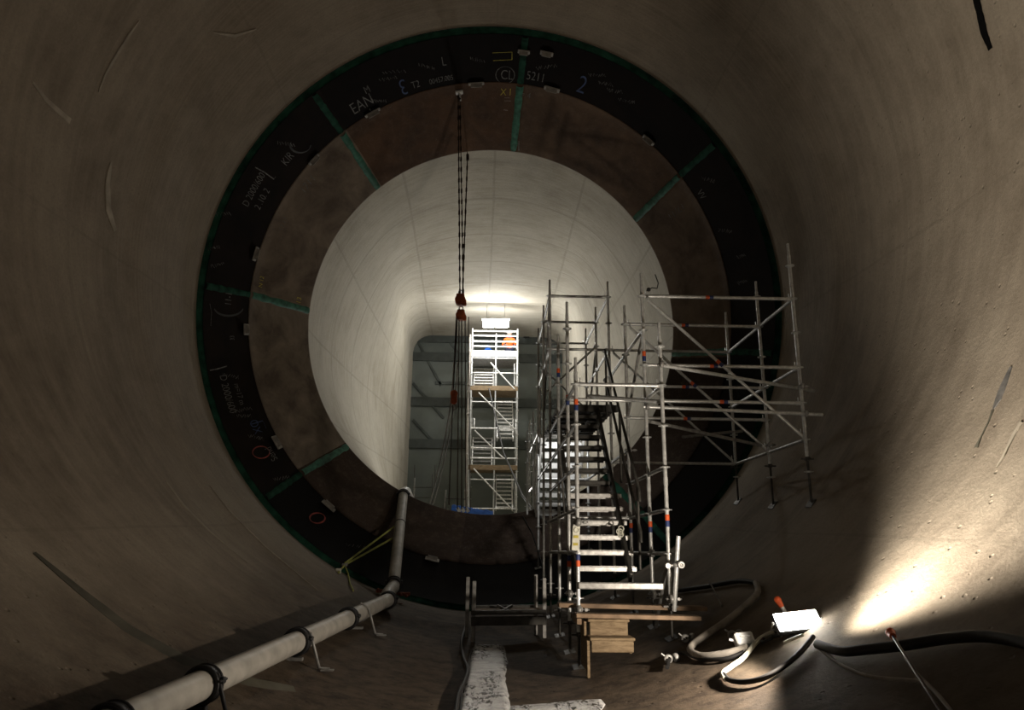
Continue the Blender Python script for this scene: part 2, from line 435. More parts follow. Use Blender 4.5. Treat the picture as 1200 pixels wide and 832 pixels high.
# ------------------------------------------------------------------ ring seams, lugs and chalk on the steel
def steelpt(phi, D, off=0.0):
    c, R = prof(D); R -= off
    if D >= DM: R -= 0.02*(1-(D-DM)/(DI-DM))
    return CF(R*math.sin(phi), c+R*math.cos(phi), D)
k = 2
for s in (0, 1, 2, 3, 5, 6, 7):
    phi0 = math.radians(5.7+45*s)
    m = MB()
    for D0, D1, w, h in ((14.03, 15.58, .085, .02), (15.62, 16.98, .10, .03)):
        n = 16; vs = []; f0 = len(m.f)
        for i in range(n+1):
            D = D0+(D1-D0)*i/n; ww = w/2*(1+.35*noise.noise(Vector((i*1.3, s*3.1, D0))))
            R = prof(D)[1]
            for da, of in ((-1.5, .0), (-.8, h), (.8, h), (1.5, .0)):
                vs.append(steelpt(phi0+da*ww/R, D, of+.003))
        m.add(vs, [(i*4+j, i*4+j+1, (i+1)*4+j+1, (i+1)*4+j) for i in range(n) for j in range(3)], True)
    place = {0: 'at the crown beside the hanging chain', 1: 'at the upper right of the steel rings', 2: 'at the right behind the side scaffold', 3: 'low on the right behind the stair scaffold',
             4: 'at the bottom under the stair', 5: 'low on the left above the grey pipe', 6: 'at the left, shining, level with the tower top', 7: 'at the upper left of the steel rings'}[s]
    k += 1
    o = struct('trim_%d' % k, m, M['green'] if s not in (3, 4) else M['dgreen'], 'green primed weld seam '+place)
    o.data.materials.append(M['dgreen'])  # outer-ring part of each seam gets a shaded copy of the green
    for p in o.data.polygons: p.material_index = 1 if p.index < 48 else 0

def basis(p):
    """tangent directions on the ring: clockwise round the bore, inwards along it, normal"""
    n = normal_at(p); t = n.cross(AX).normalized(); return -t, AX, n
def lug(px, py, w, h, lab):
    p = hit(px, py, .0, 13.9, 17); t, a, n = basis(p)
    m = MB(); m.box(p+n*.03, (w, h, .03), (t, a, n), .012); m.box(p+n*.02+a*h*.55, (w*.6, h*.5, .02), (t, a, n), .009); m.box(p+n*.07-a*(h*.3), (w*.7, .02, .10), (t, a, n), .004)
    m.tube(p+n*.08-a*(h*.3+.02), p+n*.08-a*(h*.3-.03), .018)
    tag(link('lifting_lug', m, M['plate']), lab, 'lug', 'steel lifting lugs on the rings')
for q in ((558, 97, .34, .2, 'grey steel lug on the black ring just right of the chain anchor'),
          (647, 103, .34, .22, 'grey steel lug on the black ring right of the crown seam'),
          (614, 59, .24, .16, 'small round-cornered lug at the outer edge beside the crown seam'),
          (641, 61, .26, .18, 'pale lug near the outer green edge, second right of the crown seam'),
          (761, 163, .3, .2, 'pale lug at ring joint left of the upper right seam'),
          (436, 131, .36, .2, 'lug with two white tape dashes at the upper left joint'),
          (367, 186, .3, .2, 'lug at ring joint below the upper left seam'),
          (298, 297, .3, .2, 'lug on the left ring joint above the shining seam'),
          (287, 386, .24, .3, 'grey rectangular lug just below the shining left seam'),
          (323, 519, .3, .3, 'pale stained lug above the lower left seam'),
          (384, 594, .34, .2, 'tan lug on the ring joint above the yellow strap'),
          (506, 657, .3, .2, 'lug on the bottom ring joint right of the upright pipe')):
    lug(*q)

def chalk_text(parent, txt, px, py, size, ang, mat, lift=.006):
    cu = bpy.data.curves.new('marking', 'FONT'); cu.body = txt; cu.size = 1.0; cu.align_x = 'CENTER'; cu.align_y = 'CENTER'; cu.offset = -0.012
    ob = bpy.data.objects.new('marking', cu); col.objects.link(ob)
    dg = bpy.context.evaluated_depsgraph_get(); me = bpy.data.meshes.new_from_object(ob.evaluated_get(dg))
    bpy.data.objects.remove(ob)
    p = hit(px, py, 0, 13.9, 17); q = p-CAM; D0 = q.dot(AX); c, R = prof(D0); ph0 = math.atan2(q.x, q.dot(NN)-c)
    ca, sa = math.cos(ang), math.sin(ang); m = MB(); vs = []
    for v in me.vertices:
        x = v.co.x*size; y = v.co.y*size
        # local image-like frame: u along the ring (clockwise), w towards the outside of the ring = towards the camera
        u = x*ca-y*sa; w = x*sa+y*ca
        D = min(16.98, max(14.03, D0-w*2.2 if D0 < DM else D0-w))
        if (D0 < DM) and D > 15.57: D = 15.57
        if (D0 >= DM) and D < 15.62: D = 15.62
        vs.append(steelpt(ph0+u/R, D, lift))
    m.add(vs, [tuple(p.vertices) for p in me.polygons])
    link('chalk_marking', m, mat, parent)
def chalk_line(parent, pts, mat, r=.008, lift=.006):
    m = MB(); P = [hit(x, y, lift, 13.9, 17) for x, y in pts]
    vs = []
    for i, p in enumerate(P):
        d = (P[min(i+1, len(P)-1)]-P[max(i-1, 0)]).normalized(); sd = d.cross(normal_at(p)).normalized()*r
        vs += [p-sd, p+sd]
    m.add(vs, [(2*i, 2*i+1, 2*i+3, 2*i+2) for i in range(len(P)-1)]); link('chalk_line', m, mat, parent)
R_ = math.radians
for (t, x, y, s, a, mt) in (('EAN', 424, 122, .26, 0, 'chalk'), ('3', 472, 101, .36, R_(180), 'chalkb'), ('T2', 487, 99, .16, 0, 'chalk'), ('M', 430, 105, .16, 0, 'chalk'),
        ('D 2000/600', 297, 222, .15, 0, 'chalk'), ('2 .10. 2', 307, 233, .15, 0, 'chalk'), ('L', 520, 72, .2, 0, 'chalk'),
        ('00457.005', 517, 93, .12, 0, 'chalk'), ('CL', 594, 88, .22, 0, 'chalk'), ('5211', 628, 90, .2, 0, 'chalk'), ('X', 590, 107, .2, 0, 'chalky'), ('1', 598, 107, .2, 0, 'chalky'),
        ('11-12', 268, 348, .15, 0, 'chalk'), ('2', 682, 100, .4, 0, 'chalkb'), ('D 2000/600', 266, 462, .16, R_(180), 'chalk'), ('m=17 m', 280, 462, .13, R_(180), 'chalk'),
        ('KIR', 337, 186, .18, 0, 'chalk'), ('1711', 360, 215, .22, 0, 'chalk'), ('13 17', 331, 262, .13, 0, 'chalk'), ('XO', 300, 500, .2, 0, 'chalkb'), ('Send', 318, 532, .16, 0, 'chalk'),
        ('17/11', 793, 247, .2, R_(-90), 'chalk'), ('VV', 822, 228, .16, 0, 'chalk'), 
        ('33', 272, 396, .10, 0, 'chalk'), 
        ('1 = 4', 613, 110, .16, 0, 'chalk'), 
        ('N 12', 305, 330, .12, 0, 'chalky'), ('13', 350, 352, .16, 0, 'chalky')):
    par = outer if (hit(x, y, 0, 13.9, 17)-CAM).dot(AX) < DM else inner
    chalk_text(par, t, x, y, s, a, M[mt])
def arcp(cx, cy, rx, ry, rot=0, n=28, a0=0, a1=360):
    o = []
    for i in range(n+1):
        a = R_(a0+(a1-a0)*i/n); x = rx*math.cos(a); y = ry*math.sin(a); o.append((cx+x*math.cos(rot)-y*math.sin(rot), cy+x*math.sin(rot)+y*math.cos(rot)))
    return o
chalk_line(inner, arcp(794, 246, 22, 17, R_(50)), M['chalk'], .006)
chalk_line(outer, arcp(592, 88, 11, 10), M['chalk'], .006)
chalk_line(outer, [(299, 196), (310, 202), (321, 210), (323, 207)], M['chalk'], .010)
chalk_line(outer, [(246, 434), (256, 432), (266, 429)], M['chalk'], .010)
chalk_line(outer, arcp(268, 360, 17, 10, 0, 16, 10, 170), M['black'], .02)
chalk_line(outer, arcp(352, 170, 12, 9, 0, 16, 0, 200), M['black'], .02)
chalk_line(outer, [(246, 356), (248, 366), (247, 382)], M['chalk'], .006)
chalk_line(outer, [(295, 497), (308, 493), (312, 502)], M['chalkb'], .01)
chalk_line(outer, arcp(306, 530, 10, 7), M['chalkr'], .012)
chalk_line(outer, arcp(372, 607, 9, 6), M['chalkr'], .016)
chalk_line(outer, [(577, 62), (600, 61), (600, 70), (578, 71)], M['chalky'], .008)
for (x0, y0, x1, y1) in ((591, 115, 597, 115), (591, 118.5, 599, 118.5), (590, 129, 595, 129.5), (455, 127, 461, 123)):
    chalk_line(inner if x0 > 500 else outer, [(x0, y0), (x1, y1)], M['tape'], .02)
chalk_line(inner, [(612, 103), (612, 122)], M['chalk'], .01)
chalk_line(inner, [(608, 146), (608, 154)], M['chalk'], .01)
chalk_line(inner, [(608, 165), (608, 177)], M['chalk'], .01)
chalk_line(inner, [(602, 171), (608, 171)], M['chalk'], .008)
# handwriting that cannot be read in the photograph: loose chalk squiggles
for (x, y, ex) in ((462, 84, 14), (645, 130, 14), (640, 141, 20), (668, 152, 26), (556, 108, 9), (286, 487, 8), (710, 98, 8), (720, 106, 9), (617, 110, 6), (618, 122, 6), (620, 132, 8), (622, 149, 9), (255, 310, 8), (868, 300, 5), (560, 70, 9), (640, 78, 12), (455, 92, 10), (335, 168, 10), (262, 250, 8), (250, 290, 7), (270, 440, 10), (285, 480, 10), (300, 512, 9), (330, 560, 10), (420, 640, 14), (395, 560, 8),
                   (735, 118, 10), (850, 270, 8), (870, 330, 6), (830, 210, 8), (445, 118, 8), (500, 78, 10), (700, 88, 10), (440, 128, 8)):
    pts = []; a = random.uniform(-.3, .3)
    for i in range(14):
        u = -ex+2*ex*i/13; w = (3 if i % 2 else -2)*random.uniform(.4, 1)
        pts.append((x+u*math.cos(a)-w*math.sin(a)+random.uniform(-1, 1), y+u*math.sin(a)+w*math.cos(a)))
    D = (hit(x, y, 0, 13.9, 17)-CAM).dot(AX)
    chalk_line(outer if D < DM else inner, pts, M['chalk'], .005)

# ------------------------------------------------------------------ marks on the foreground concrete
def ribbon(pts, ws, th=.008, sub=4):
    m = MB(); P = []; W = []
    n = len(pts)
    for i in range(n-1):
        for k in range(sub):
            t = k/sub; P.append((pts[i][0]*(1-t)+pts[i+1][0]*t, pts[i][1]*(1-t)+pts[i+1][1]*t)); W.append(ws[i]*(1-t)+ws[i+1]*t)
    P.append(pts[-1]); W.append(ws[-1]); vs = []
    Q = [hit(x, y, 0.004) for x, y in P]
    for i, p in enumerate(Q):
        d = (Q[min(i+1, len(Q)-1)]-Q[max(i-1, 0)]).normalized(); nn = normal_at(p); sd = d.cross(nn).normalized()
        w = W[i]*(1+.25*noise.noise(Vector((i*.9, P[0][0], 0))))
        vs += [p-sd*w/2, p-sd*w*.42+nn*th, p+sd*w*.42+nn*th, p+sd*w/2]
    m.add(vs, [(4*i+j, 4*i+j+1, 4*i+j+5, 4*i+j+4) for i in range(len(Q)-1) for j in range(3)])
    return m
struct('trim_20', ribbon([(40, 648), (90, 690), (150, 738), (215, 775), (290, 800), (345, 808)], [.04, .10, .15, .19, .20, .10]), M['dark_line'], 'dark band running down the lower left concrete wall')  # thin dark ribbon laid on the wall, widening along its length
struct('trim_21', ribbon([(1141, -12), (1148, 15), (1153, 38), (1161, 58)], [.09, .10, .10, .06]), M['void'], 'black torn joint strip at the top right of the concrete')
struct('trim_22', ribbon([(1185, 430), (1176, 452), (1170, 468), (1164, 480)], [.03, .09, .08, .02]), M['flap'], 'grey torn joint strip on the right wall')
struct('trim_23', ribbon([(1164, 480), (1158, 496), (1150, 512), (1144, 525)], [.03, .012, .012, .05]), M['dark_line'], 'thin open crack below the torn strip on the right wall')
struct('trim_24', ribbon([(163, 24), (152, 40), (138, 62), (124, 86), (115, 108)], [.015, .05, .06, .05, .01]), M['scuff_glint'], 'pale leaf-shaped filler patch at the upper left of the concrete')
struct('trim_25', ribbon([(38, 96), (55, 118), (82, 142)], [.03, .06, .08]), M['scuff_glint'], 'pale smear at the upper left corner of the concrete')
struct('trim_26', ribbon([(130, 190), (126, 215), (127, 245), (135, 270)], [.05, .12, .14, .08]), M['scuff_glint'], 'pale worn patch on the left concrete beside the steel ring')
struct('trim_27', ribbon([(195, 565), (215, 592), (245, 622), (290, 660)], [.03, .05, .04, .01]), M['scuff_glint'], 'outer of two pale curved painted groove highlights low on the left wall')  # highlight along a groove, painted as a pale ribbon
struct('trim_28', ribbon([(245, 568), (270, 600), (310, 640), (372, 692)], [.02, .04, .04, .01]), M['scuff_glint'], 'inner of two pale curved painted groove highlights low on the left wall')  # second groove highlight, also painted on as a ribbon
struct('trim_29', ribbon([(1197, 495), (1188, 510), (1176, 535), (1168, 548)], [.04, .04, .03, .01]), M['scuff_glint'], 'pale streak on the right wall beside the crack')
struct('trim_30', ribbon([(250, 38), (275, 42), (300, 34)], [.02, .06, .03]), M['scuff_glint'], 'short pale smudge near the top left of the concrete')

# ------------------------------------------------------------------ scaffold kit
LX, RX, SX = 1.04, 2.10, 4.25
YR = [8.85, 9.8, 11.14, 12.71, 14.28, 15.85]
def lv(k): return Z0-0.02+0.5*k
TR = 0.0242
def rosette(p, parent, mat):
    m = MB(); m.tube(Vector(p)-Vector((0, 0, .005)), Vector(p)+Vector((0, 0, .005)), .062, n=16)
    m.tube(Vector(p)-Vector((0, 0, .014)), Vector(p)+Vector((0, 0, .014)), .031, n=12)
    link('rosette', m, mat, parent)
def standard(rt, x, y, ztop, zlow=None, mat='galv', foot=True, lean=None, kk=(-3, 9)):
    zg = ground(x, y); zb = zg+0.38 if zlow is None else zlow
    m = MB(); m.tube((x, y, zb), (x, y, ztop-.18), TR, n=12); m.tube((x, y, ztop-.18), (x, y, ztop), .019, n=10)
    for j in (2, 6):
        z = lv(j)-.12
        if zb < z-.1 and z < ztop-.3: m.tube((x, y, z-.09), (x, y, z), .0275, n=12)
    o = link('standard', m, M[mat], rt)
    for k in range(*kk):
        if zb-.02 < lv(k) < ztop-.16: rosette((x, y, lv(k)), o, M[mat])
    if foot:
        p = Vector((x, y, zg)); q = p-CAM; n = normal_at(p)
        m = MB(); m.tube((x, y, zg+.02), (x, y, zb+.05), .017, n=8)
        m.tube((x, y, zb-.05), (x, y, zb), .032, n=10); m.box((x, y, zb-.03), (.17, .018, .02)); m.box((x, y, zb-.03), (.018, .17, .02))
        t = n.cross(Vector((0, 1, 0))).normalized(); m.box(p+n*.015, (.14, .14, .012), (t, n.cross(t), n))
        link('base_jack', m, M['aludark'], rt)
    return o
def band(o, p, q, t, r=.0262, L=.055, flip=False):
    p, q = Vector(p), Vector(q); c = p.lerp(q, t); d = (q-p).normalized()
    if flip: d = -d
    m = MB(); m.tube(c, c+d*L, r, n=12); link('orange_band', m, M['oran'], o)
    m = MB(); m.tube(c+d*L, c+d*2*L, r, n=12); link('blue_band', m, M['blue'], o)
def ledger(rt, p, q, mat='galv', name='ledger', r=TR, bnd=None, trim=.05):
    p, q = Vector(p), Vector(q); d = (q-p).normalized()
    m = MB(); m.tube(p+d*trim, q-d*trim, r, n=10)
    for e, s in ((p, 1), (q, -1)):
        c = e+d*s*.055; m.box(c, (.06, .03, .055), (d, d.cross(Vector((0, 0, 1))).normalized() if abs(d.z) < .99 else Vector((1, 0, 0)), Vector((0, 0, 1))), .006)
        m.box(c+Vector((0, 0, .035)), (.008, .016, .09))
    o = link(name, m, M[mat], rt)
    if bnd is not None: band(o, p, q, bnd)
    return o

core = root('stair_scaffold', (LX+.5, YR[0], ground(LX+.5, YR[0])), 'tall galvanised scaffold carrying the access stairs from the floor up over the ring edge', 'scaffold')
side = root('side_scaffold', (3.2, YR[1], ground(3.2, YR[1])), 'galvanised side scaffold of long ledgers and braces reaching right to the curved wall', 'scaffold')
def top(px, py, y): return aty(px, py, y).z
tops = {('L', 0): (676, 419), ('R', 0): (773, 378), ('L', 1): (668, 354), ('R', 1): (757, 320), ('L', 2): (656, 392), ('R', 2): (733, 358),
        ('L', 3): (643, 328), ('R', 3): (711, 330), ('L', 4): (637, 358), ('R', 4): (698, 360), ('L', 5): (630, 385), ('R', 5): (686, 385)}
XO = {'L': LX, 'R': RX}; stds = {}
for (s, r), (px, py) in tops.items():
    stds[(s, r)] = standard(core, XO[s], YR[r], top(px, py, YR[r]), kk=(-4, 10))
for r, (px, py) in {1: (934, 286), 2: (889, 330), 3: (850, 366)}.items():
    stds[('S', r)] = standard(side, SX, YR[r], top(px, py, YR[r]), zlow=ground(SX, YR[r])+.62, kk=(-4, 10))
    rosette((SX, YR[r], ground(SX, YR[r])+.42), stds[('S', r)], M['galv'])
for x, y, t in ((LX, 17.75, 482), (LX, 19.3, 492), (RX, 17.75, 482), (RX, 19.3, 492), (LX-.16, 17.3, 505)):
    standard(core, x, y, aty(620, t, y).z, foot=False, zlow=FLZ+.02, kk=(-1, 9))
# coloured bands on front standards
def vband(key, py, flip=False):
    y = YR[key[1]]; x = XO[key[0]]; z = aty(572+867*x/y, py, y).z
    band(stds[key], (x, y, z), (x, y, z-1), 0.0, r=.0268, L=.07, flip=flip)
vband(('R', 0), 603); vband(('L', 0), 468); vband(('L', 0), 664, True); vband(('R', 1), 611); vband(('L', 1), 463); vband(('L', 1), 664, True); vband(('R', 2), 613); vband(('L', 2), 432); vband(('R',1), 412)

LR = lambda r, k, **kw: ledger(core, (LX, YR[r], lv(k)), (RX, YR[r], lv(k)), **kw)
for r, k in ((0, 4), (1, 4), (3, 9), (3, 7), (4, 9), (5, 9), (3, 1), (2, 1), (5, 3), (4, 3)): LR(r, k)
def YL(s, r0, r1, k, rt=core, mat='galv'):
    x = {'L': LX, 'R': RX, 'S': SX}[s]
    for r in range(r0, r1): ledger(rt, (x, YR[r], lv(k)), (x, YR[r+1], lv(k)), mat=mat)
YL('R', 3, 5, 9); YL('L', 3, 5, 9); YL('R', 3, 5, 7); YL('L', 3, 5, 7); YL('R', 1, 3, 6); YL('R', 0, 1, 4)
for k in (2, 1, 0): YL('R', 0, 2, k, mat='galvd')
for k in (4, 3, 2, 1, 0): YL('L', 0, 3, k, mat='galvd')
YL('L', 3, 5, 3); YL('R', 2, 5, 3)
for x in (LX, RX):
    for k in (5, 3): ledger(core, (x, 17.75, lv(k)), (x, 19.3, lv(k)))
    ledger(core, (x, 15.85, lv(5)), (x, 17.75, lv(5)))
# diagonal braces on the sides of the stair scaffold
for a, b in (((LX, YR[3], lv(9)), (LX, YR[4], lv(5))), ((RX, YR[1], lv(6)), (RX, YR[2], lv(4))), ((RX, YR[4], lv(8)), (RX, YR[5], lv(5))), ((LX, YR[1], lv(0)), (LX, YR[2], lv(3))), ((RX, YR[0], lv(0)), (RX, YR[1], lv(-2)))):
    ledger(core, a, b, 'galvd', 'brace', .021)
ledger(core, (LX, YR[5], lv(8)), (RX, YR[5], lv(6)), 'galv', 'brace', .021); ledger(core, (RX, YR[4], lv(8)), (LX, YR[4], lv(6)), 'galv', 'brace', .021)
# side bay
for r, k, b in ((1, 7, .42), (1, 5, .42), (1, 4, .47), (2, 7, .42), (2, 5, .40), (2, 4, .40), (3, 7, None), (3, 3, None), (2, 1, None)):
    q = (SX, YR[r], lv(k))
    if (r, k) == (2, 1): continue
    ledger(side, (RX, YR[r], lv(k)), q, bnd=b)
YL('S', 1, 3, 7, side, 'galvd'); YL('S', 1, 3, 5, side, 'galvd'); YL('S', 1, 3, 3, side, 'galvd')
for r in (1, 2, 3): ledger(side, (RX+.04, YR[r]-.05, lv(7)-.04), (SX-.04, YR[r]-.05, lv(3)+.02), 'galv', 'brace', .022, bnd=.46 if r < 3 else None)
def ltube(a, ya, b, yb, name='long_tube', r=TR, mat='galv', rt=side):
    m = MB(); p = aty(*a, ya); q = aty(*b, yb); m.tube(p, q, r, n=12); m.tube(p, p+(p-q).normalized()*.004, r*.8, n=12); o = link(name, m, M[mat], rt); return p, q
def clamp(rt, p, s=1.0):
    m = MB(); m.torus(p, (0, 0, 1), .032*s, .012*s, 14, 6, flat=2.0); m.torus(Vector(p)+Vector((0, -.05*s, 0)), (1, 0, 0), .032*s, .012*s, 14, 6, flat=2.0)
    m.tube(Vector(p)+Vector((.04*s, -.02, 0)), Vector(p)+Vector((.10*s, -.04, 0)), .009*s, n=6); m.box(Vector(p)+Vector((.07*s, -.03, 0)), (.03*s, .03*s, .03*s), bevel=.004)
    return link('coupler', m, M['galvd'], rt)
ltube((754, 476.5), 9.73, (964, 486), 9.73); ltube((776, 428), 8.92, (954, 458), 10.3); ltube((762, 494), 9.9, (892, 522), 11.05, mat='galvd'); ltube((800, 512), 12.2, (870, 505), 12.8, mat='galvd')
ltube((690, 464), 9.87, (775, 471), 8.92, rt=core)
for p in ((RX, YR[1]-.04, aty(757, 477, 9.73).z), (SX, YR[1]-.04, aty(940, 485, 9.73).z), (RX, YR[0], aty(776, 429, 8.9).z), (SX, YR[1], aty(936, 455, 9.9).z), (RX, YR[1], lv(4)), (SX, YR[2], aty(891, 521, 11.1).z)):
    clamp(side, p)
for p in ((LX, YR[0], ground(LX, YR[0])+.5), (LX, YR[0], ground(LX, YR[0])+.62), (RX, YR[0], lv(-1)), (RX, YR[2], lv(3)), (LX, YR[1], lv(-1)), (RX, YR[1], lv(0)), (RX, YR[1], lv(-1)), (LX, YR[0], aty(672, 612, YR[0]).z)):
    clamp(core, p, 1.2)
# wire whisker on the corner of the side bay
m = MB(); c0 = Vector((RX+.06, YR[1]-.05, lv(7)+.06)); m.path([c0, c0+Vector((.08, 0, .05)), c0+Vector((.15, 0, .04)), c0+Vector((.17, 0, .12)), c0+Vector((.13, 0, .25))], .008, 6); m.ball(c0+Vector((.03, 0, .02)), .03)
link('tie_wire', m, M['black'], side)

# ------------------------------------------------------------------ stair flights
def flight(rt, x0, x1, pts, railmat, treadmat, up=True, rails=(.5, 1.0), rail_x=(0, 1)):
    (y0, z0), n, (dy, dz) = pts
    for k in range(n):
        if treadmat == 'alu' and up and k == 6 and dy > 0: x1 = x1-.12; treadmat = 'aludark'  # upper treads darker: their shade is put into the metal colour
        y = y0+dy*k; z = z0+dz*k
        m = MB(); m.box(((x0+x1)/2, y+.11, z+.0), (x1-x0, .21, .03), bevel=.005)
        m.box(((x0+x1)/2, y+.008, z-.014), (x1-x0, .022, .058), bevel=.006)
        for j in range(5): m.box(((x0+x1)/2, y+.03+j*.04, z+.018), (x1-x0-.04, .008, .008))
        m.box(((x0+x1)/2, y+.21, z-.02), (x1-x0, .018, .05))
        link('tread', m, M[treadmat], rt)
    d = Vector((0, dy, dz)).normalized(); s = -1 if dz > 0 else -1
    a = Vector((0, y0-.06*(1 if dy > 0 else -1), z0-.12)); b = Vector((0, y0+dy*n, z0+dz*n-.08))
    for x in (x0-.03, x1+.03):
        m = MB(); m.beam(a+Vector((x, 0, 0)), b+Vector((x, 0, 0)), .045, .15, bevel=.008); link('stringer', m, M[railmat], rt)
    x1 = x1+.12 if treadmat == 'aludark' else x1
    for i, x in enumerate((x0-.05, x1+.05)):
        if i not in rail_x: continue
        for h in rails:
            m = MB(); p = a+Vector((x, 0, h)); q = b+Vector((x, 0, h)); m.path([p-Vector((0, 0, .12)), p, q, q+Vector((0, .12*(1 if dy > 0 else -1), 0))], .021, 8); link('handrail', m, M[railmat], rt)
        for t in (0.04, .5, .96):
            p = a.lerp(b, t)+Vector((x, 0, 0)); m = MB(); m.tube(p, p+Vector((0, 0, rails[-1])), .019, n=8); link('handrail_post', m, M[railmat], rt)
x0, x1 = 1.13, 1.85
fr = root('stair_flight', (1.5, 9.4, Z0-.5), 'front stair flight of scuffed aluminium treads rising behind the wooden step', 'stairs', None)
flight(fr, x0, x1, ((9.5, Z0-.2), 13, (.19, .193)), 'aludark', 'alu', rails=(.55, 1.05), rail_x=(1,))
m = MB(); m.box(((LX+1.97)/2+.02, YR[0]-.0, aty(715, 686.5, YR[0]).z), (.98, .12, .075), bevel=.01); link('bottom_tread', m, M['galvd'], fr)
ld = root('stair_landing', (1.6, 13.8, Z0+2.2), 'aluminium deck landing between the two stair flights', 'deck')
for i in range(3):
    m = MB(); xa = 1.10+.33*i; m.box((xa+.16, 13.7, Z0+2.31), (.31, 3.5, .05), bevel=.008)
    for yy in [12.0+.3*j for j in range(12)]: m.box((xa+.16, yy, Z0+2.28), (.29, .03, .04))
    link('deck_plank', m, M['aludark'], ld)
m = MB(); m.box((1.6, 11.95, Z0+2.27), (1.0, .05, .12), bevel=.01); link('deck_edge', m, M['aludark'], ld)
re = root('stair_flight', (1.5, 17, FLZ), 'rear stair flight with bright treads dropping behind the ring edge', 'stairs')
flight(re, x0-.02, x1+.1, ((17.15, FLZ+.12), 8, (-.21, .19)), 'alu', 'white', rails=(.55, 1.0), rail_x=(0,))
for k in range(8):
    m = MB(); m.box(((x0+x1)/2+.04, 17.15-.21*k-.1, FLZ+.12+.19*k-.075), (x1-x0+.1, .02, .11)); link('riser_plate', m, M['white'], re)
wl = root('added_lamp', (1.5, 14.6, Z0+2.1), 'small dark added lamp under the landing, there to brighten the rear stair flight', 'light')  # added fixture that houses the fill for the rear stairs
m = MB(); m.box((1.5, 14.62, Z0+2.12), (.2, .06, .14), bevel=.01); m.tube((1.5, 14.62, Z0+2.19), (1.5, 14.62, Z0+2.28), .012); link('lamp_housing', m, M['coup'], wl)  # housing and hanger of the added lamp
m = MB(); m.box((1.5, 14.655, Z0+2.12), (.17, .008, .11)); link('lamp_face', m, M['white'], wl)
# bright end post of the rear handrail
m = MB(); p = aty(627, 597, 17.1); m.path([p, aty(627, 540, 17.1), aty(629, 534, 17.0), aty(640, 513, 15.6), aty(646, 500, 15.0)], .026, 8); link('handrail', m, M['alu'], re)

# scaffold tag hung on the left front standard
tg = root('scaffold_tag', aty(674, 655, YR[0]-.05), 'long white hanging tag with yellow print on the left front standard', 'tag')
pa, pb = aty(675.5, 616, YR[0]-.04), aty(674, 645, YR[0]-.04)
m = MB(); m.beam(pa, pb, .012, .085, Vector((1, 0, 0)), .004); m.torus(pa-Vector((0, .012, .05)), (0, 1, 0), .026, .006); link('tag_board', m, M['tagw'], tg)
for t in (.45, .75):
    c = pa.lerp(pb, t); m = MB(); m.box(c-Vector((0, .01, 0)), (.055, .004, .03)); link('tag_print', m, M['tagy'], tg)
# bundled bright wire at the tread
m = MB(); c = aty(727, 622, 9.75)
for i in range(4): m.torus(c+Vector((random.uniform(-.02, .02), 0, random.uniform(-.05, .05))), (random.random(), 1, random.random()), .035, .009, 12, 5)
tag(link('wire_bundle', m, M['tagw']), 'crumpled pale wire bundle on a lower tread at its right end', 'wire')

# ------------------------------------------------------------------ boards, wooden step, loose tube
def board(a, b, y, w, th, lab):
    p = aty(*a, y); q = aty(*b, y); m = MB(); m.beam(p, q, w, th, bevel=.006); tag(link('scaffold_board', m, M['wood']), lab, 'board', 'timber boards across the stair foot')
board((654, 708.5), (826, 713), 9.0, .22, .05, 'rear timber board laid across the scaffold foot, resting on the right wall')
board((674, 720.5), (819, 724), 8.45, .22, .045, 'front timber board just above the wooden box step')
for a, b, y in (((800, 727), (800, 735), 8.45), ((822, 717), (822, 722), 9.0)): pass
ws = root('wooden_step', (1.4, 8.2, ground(1.4, 8.2)), 'small two-tier plywood box step on the floor at the stair foot', 'step')
def wbox(name, a, b, y0, y1, px=None):
    """board seen from a (top left) to b (bottom right) on the plane y0, going back to y1"""
    p = aty(*a, y0); q = aty(*b, y0); m = MB(); m.box(((p.x+q.x)/2, (y0+y1)/2, (p.z+q.z)/2), (q.x-p.x, abs(y1-y0), p.z-q.z), bevel=.006); link(name, m, M['ply'], ws); return p, q
yb = 8.25
pU, qU = wbox('riser', (691, 728.5), (736, 746), yb+.25, yb+.275)
pL, qL = wbox('riser', (693, 750.5), (743, 765), yb, yb+.025)
m = MB(); m.box(((pU.x+qU.x)/2, yb+.42, pU.z+.012), (qU.x-pU.x+.04, .36, .03), bevel=.006); link('step_top', m, M['ply'], ws)
m = MB(); m.box(((pL.x+qL.x)/2, yb+.13, pL.z+.012), (qL.x-pL.x+.03, .29, .03), bevel=.006); link('step_top', m, M['ply'], ws)
gz = ground(1.1, yb+.2)
for x in (pL.x-.03, qL.x-.03):
    zb = ground(x, yb+.3)-.01 if x < 1.3 else pL.z-.13
    m = MB(); m.box((x, yb+.02+.035, (pL.z+zb)/2), (.03, .07, pL.z-zb), bevel=.004)
    m.box((x, yb+.30, (pL.z+zb)/2+.03), (.028, .5, pL.z-zb-.06), bevel=.004); m.box((x, yb+.43, (pU.z+pL.z)/2), (.028, .33, pU.z-pL.z), bevel=.004)
    link('side_panel', m, M['ply'], ws)
